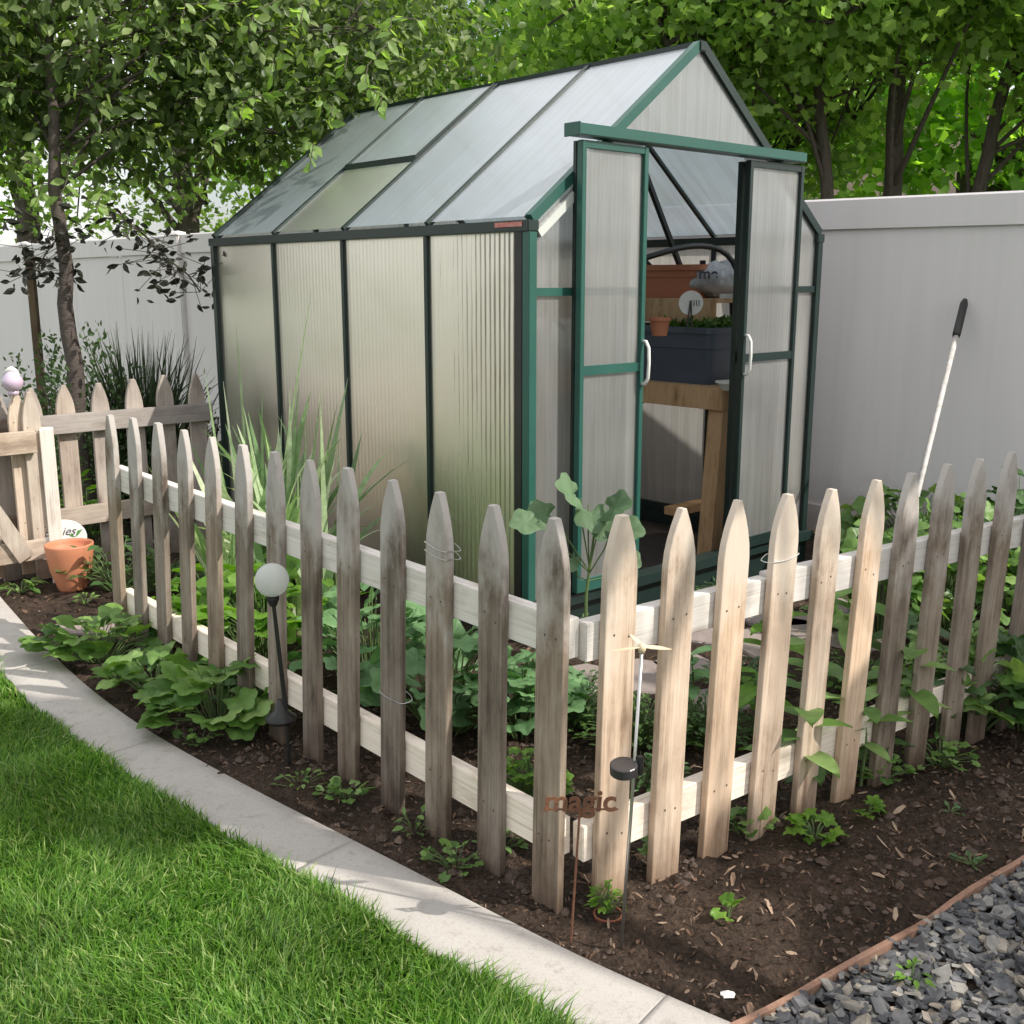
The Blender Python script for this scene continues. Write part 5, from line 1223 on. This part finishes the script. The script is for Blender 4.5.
# neighbouring house behind the trees
M_siding = simple('grey beige siding', (.30, .27, .24), (.26, .24, .22), rough=.8, bump=.1)
M_shing = simple('brown shingles', (.12, .09, .07), (.08, .06, .05), rough=.95, scale=25, bump=.8)
hs_ = thing('neighbour_house', 'grey beige sided house half hidden behind the maples at the right', 'house', (7.5, 19.5, 0), -.35)
wl = MB()
wl.box(-4.5, 4.5, 0, 7, 0, 2.9)
for k in range(18): wl.box(-4.52, 4.52, -.02, -.001, .1+k*.155, .23+k*.155)
wl.build('wall', M_siding, hs_)
MB().add([(-4.9, -.5, 2.8), (4.9, -.5, 2.8), (4.9, 3.5, 5.0), (-4.9, 3.5, 5.0), (4.9, 7.5, 2.8), (-4.9, 7.5, 2.8)], [(0, 1, 2, 3), (3, 2, 4, 5), (0, 3, 5), (1, 4, 2), (0, 5, 4, 1)]).build('roof', M_shing, hs_)
M_pane = simple('dark window glass', (.03, .035, .04), (.04, .045, .05), rough=.08, bump=0)
for x in (-2.8, .2, 2.8):
    w = MB().box(x-.6, x+.6, -.07, -.021, 1.0, 1.06).box(x-.6, x+.6, -.07, -.021, 2.14, 2.2).box(x-.6, x-.54, -.07, -.021, 1.06, 2.14).box(x+.54, x+.6, -.07, -.021, 1.06, 2.14).build('window', M_white, hs_)
    MB().box(x-.54, x+.54, -.05, -.03, 1.06, 2.14).build('pane', M_pane, w)
# unseen tree added right of the camera, crown placed to dapple bed and lawn
SH = Vector((5.6, -.9, 0))
tree('added_shade_tree', 'unseen leafy tree added to the right to shade the bed and lawn', SH, [SH, (5.5, -.8, 1.5), (5.3, -.6, 3.0), (5.0, -.3, 4.6)], .13,
     [(4.85, 2.1, 3.4, .8, .55, .4), (4.9, 1.2, 3.5, .6, .3, .3), (3.1, 1.75, 4.0, .42, .18, .35), (3.0, 1.42, 4.0, .50, .12, .3), (2.2, 1.75, 4.0, .42, .12, .3), (5.6, 1.2, 3.9, .6, .3, .3)], 5000, (.11, .19), MAPLE, M_maple, M_bark, 50, limbs=14, clump=.10, perclump=12)
# ------------------------------------------------------------------ light, world, camera
SAZ = Vector((.95, -.31, 0)).normalized(); SEL = math.radians(43)
sdir = Vector((SAZ.x*math.cos(SEL), SAZ.y*math.cos(SEL), math.sin(SEL)))
sun = bpy.data.lights.new('sun', 'SUN'); sun.energy = 5.0; sun.angle = math.radians(.53); sun.color = (1, .94, .84)
so = bpy.data.objects.new('sun', sun); C.objects.link(so); so.rotation_euler = sdir.to_track_quat('Z', 'Y').to_euler()
w = bpy.data.worlds.new('World'); bpy.context.scene.world = w; w.use_nodes = True; t = w.node_tree
bg = t.nodes['Background']; sky = t.nodes.new('ShaderNodeTexSky'); sky.sky_type = 'NISHITA'; sky.sun_disc = False
sky.sun_elevation = SEL; sky.sun_rotation = math.atan2(SAZ.x, SAZ.y); sky.dust_density = 2.5; sky.air_density = 1.0
tcw = t.nodes.new('ShaderNodeTexCoord'); cn = t.nodes.new('ShaderNodeTexNoise'); cn.inputs['Scale'].default_value = 2.2; cn.inputs['Detail'].default_value = 7
t.links.new(tcw.outputs['Generated'], cn.inputs['Vector'])
cr = t.nodes.new('ShaderNodeValToRGB'); cr.color_ramp.elements[0].position = .40; cr.color_ramp.elements[1].position = .58; t.links.new(cn.outputs[0], cr.inputs[0])
cr.color_ramp.elements[0].color = (.25, .25, .25, 1)
mxw = t.nodes.new('ShaderNodeMixRGB'); t.links.new(cr.outputs[0], mxw.inputs[0]); t.links.new(sky.outputs[0], mxw.inputs[1]); mxw.inputs[2].default_value = (9.4, 9.3, 9.1, 1)
t.links.new(mxw.outputs[0], bg.inputs[0]); bg.inputs[1].default_value = .15
cd = bpy.data.cameras.new('camera'); cam = bpy.data.objects.new('camera', cd); C.objects.link(cam)
cd.sensor_width = 36; cd.lens = 36*F/1024; cd.clip_end = 600; cd.clip_start = .05
cam.location = (0, 0, H); cam.rotation_euler = (PI/2-TH, 0, 0)
sc = bpy.context.scene; sc.camera = cam
sc.view_settings.view_transform = 'Standard'; sc.view_settings.look = 'None'; sc.view_settings.exposure = 0
sc.render.engine = 'CYCLES'
sc.cycles.use_denoising = True
sc.cycles.max_bounces = 10; sc.cycles.transparent_max_bounces = 16; sc.cycles.transmission_bounces = 8
sc.cycles.sample_clamp_indirect = 6; sc.cycles.caustics_refractive = False; sc.cycles.caustics_reflective = False
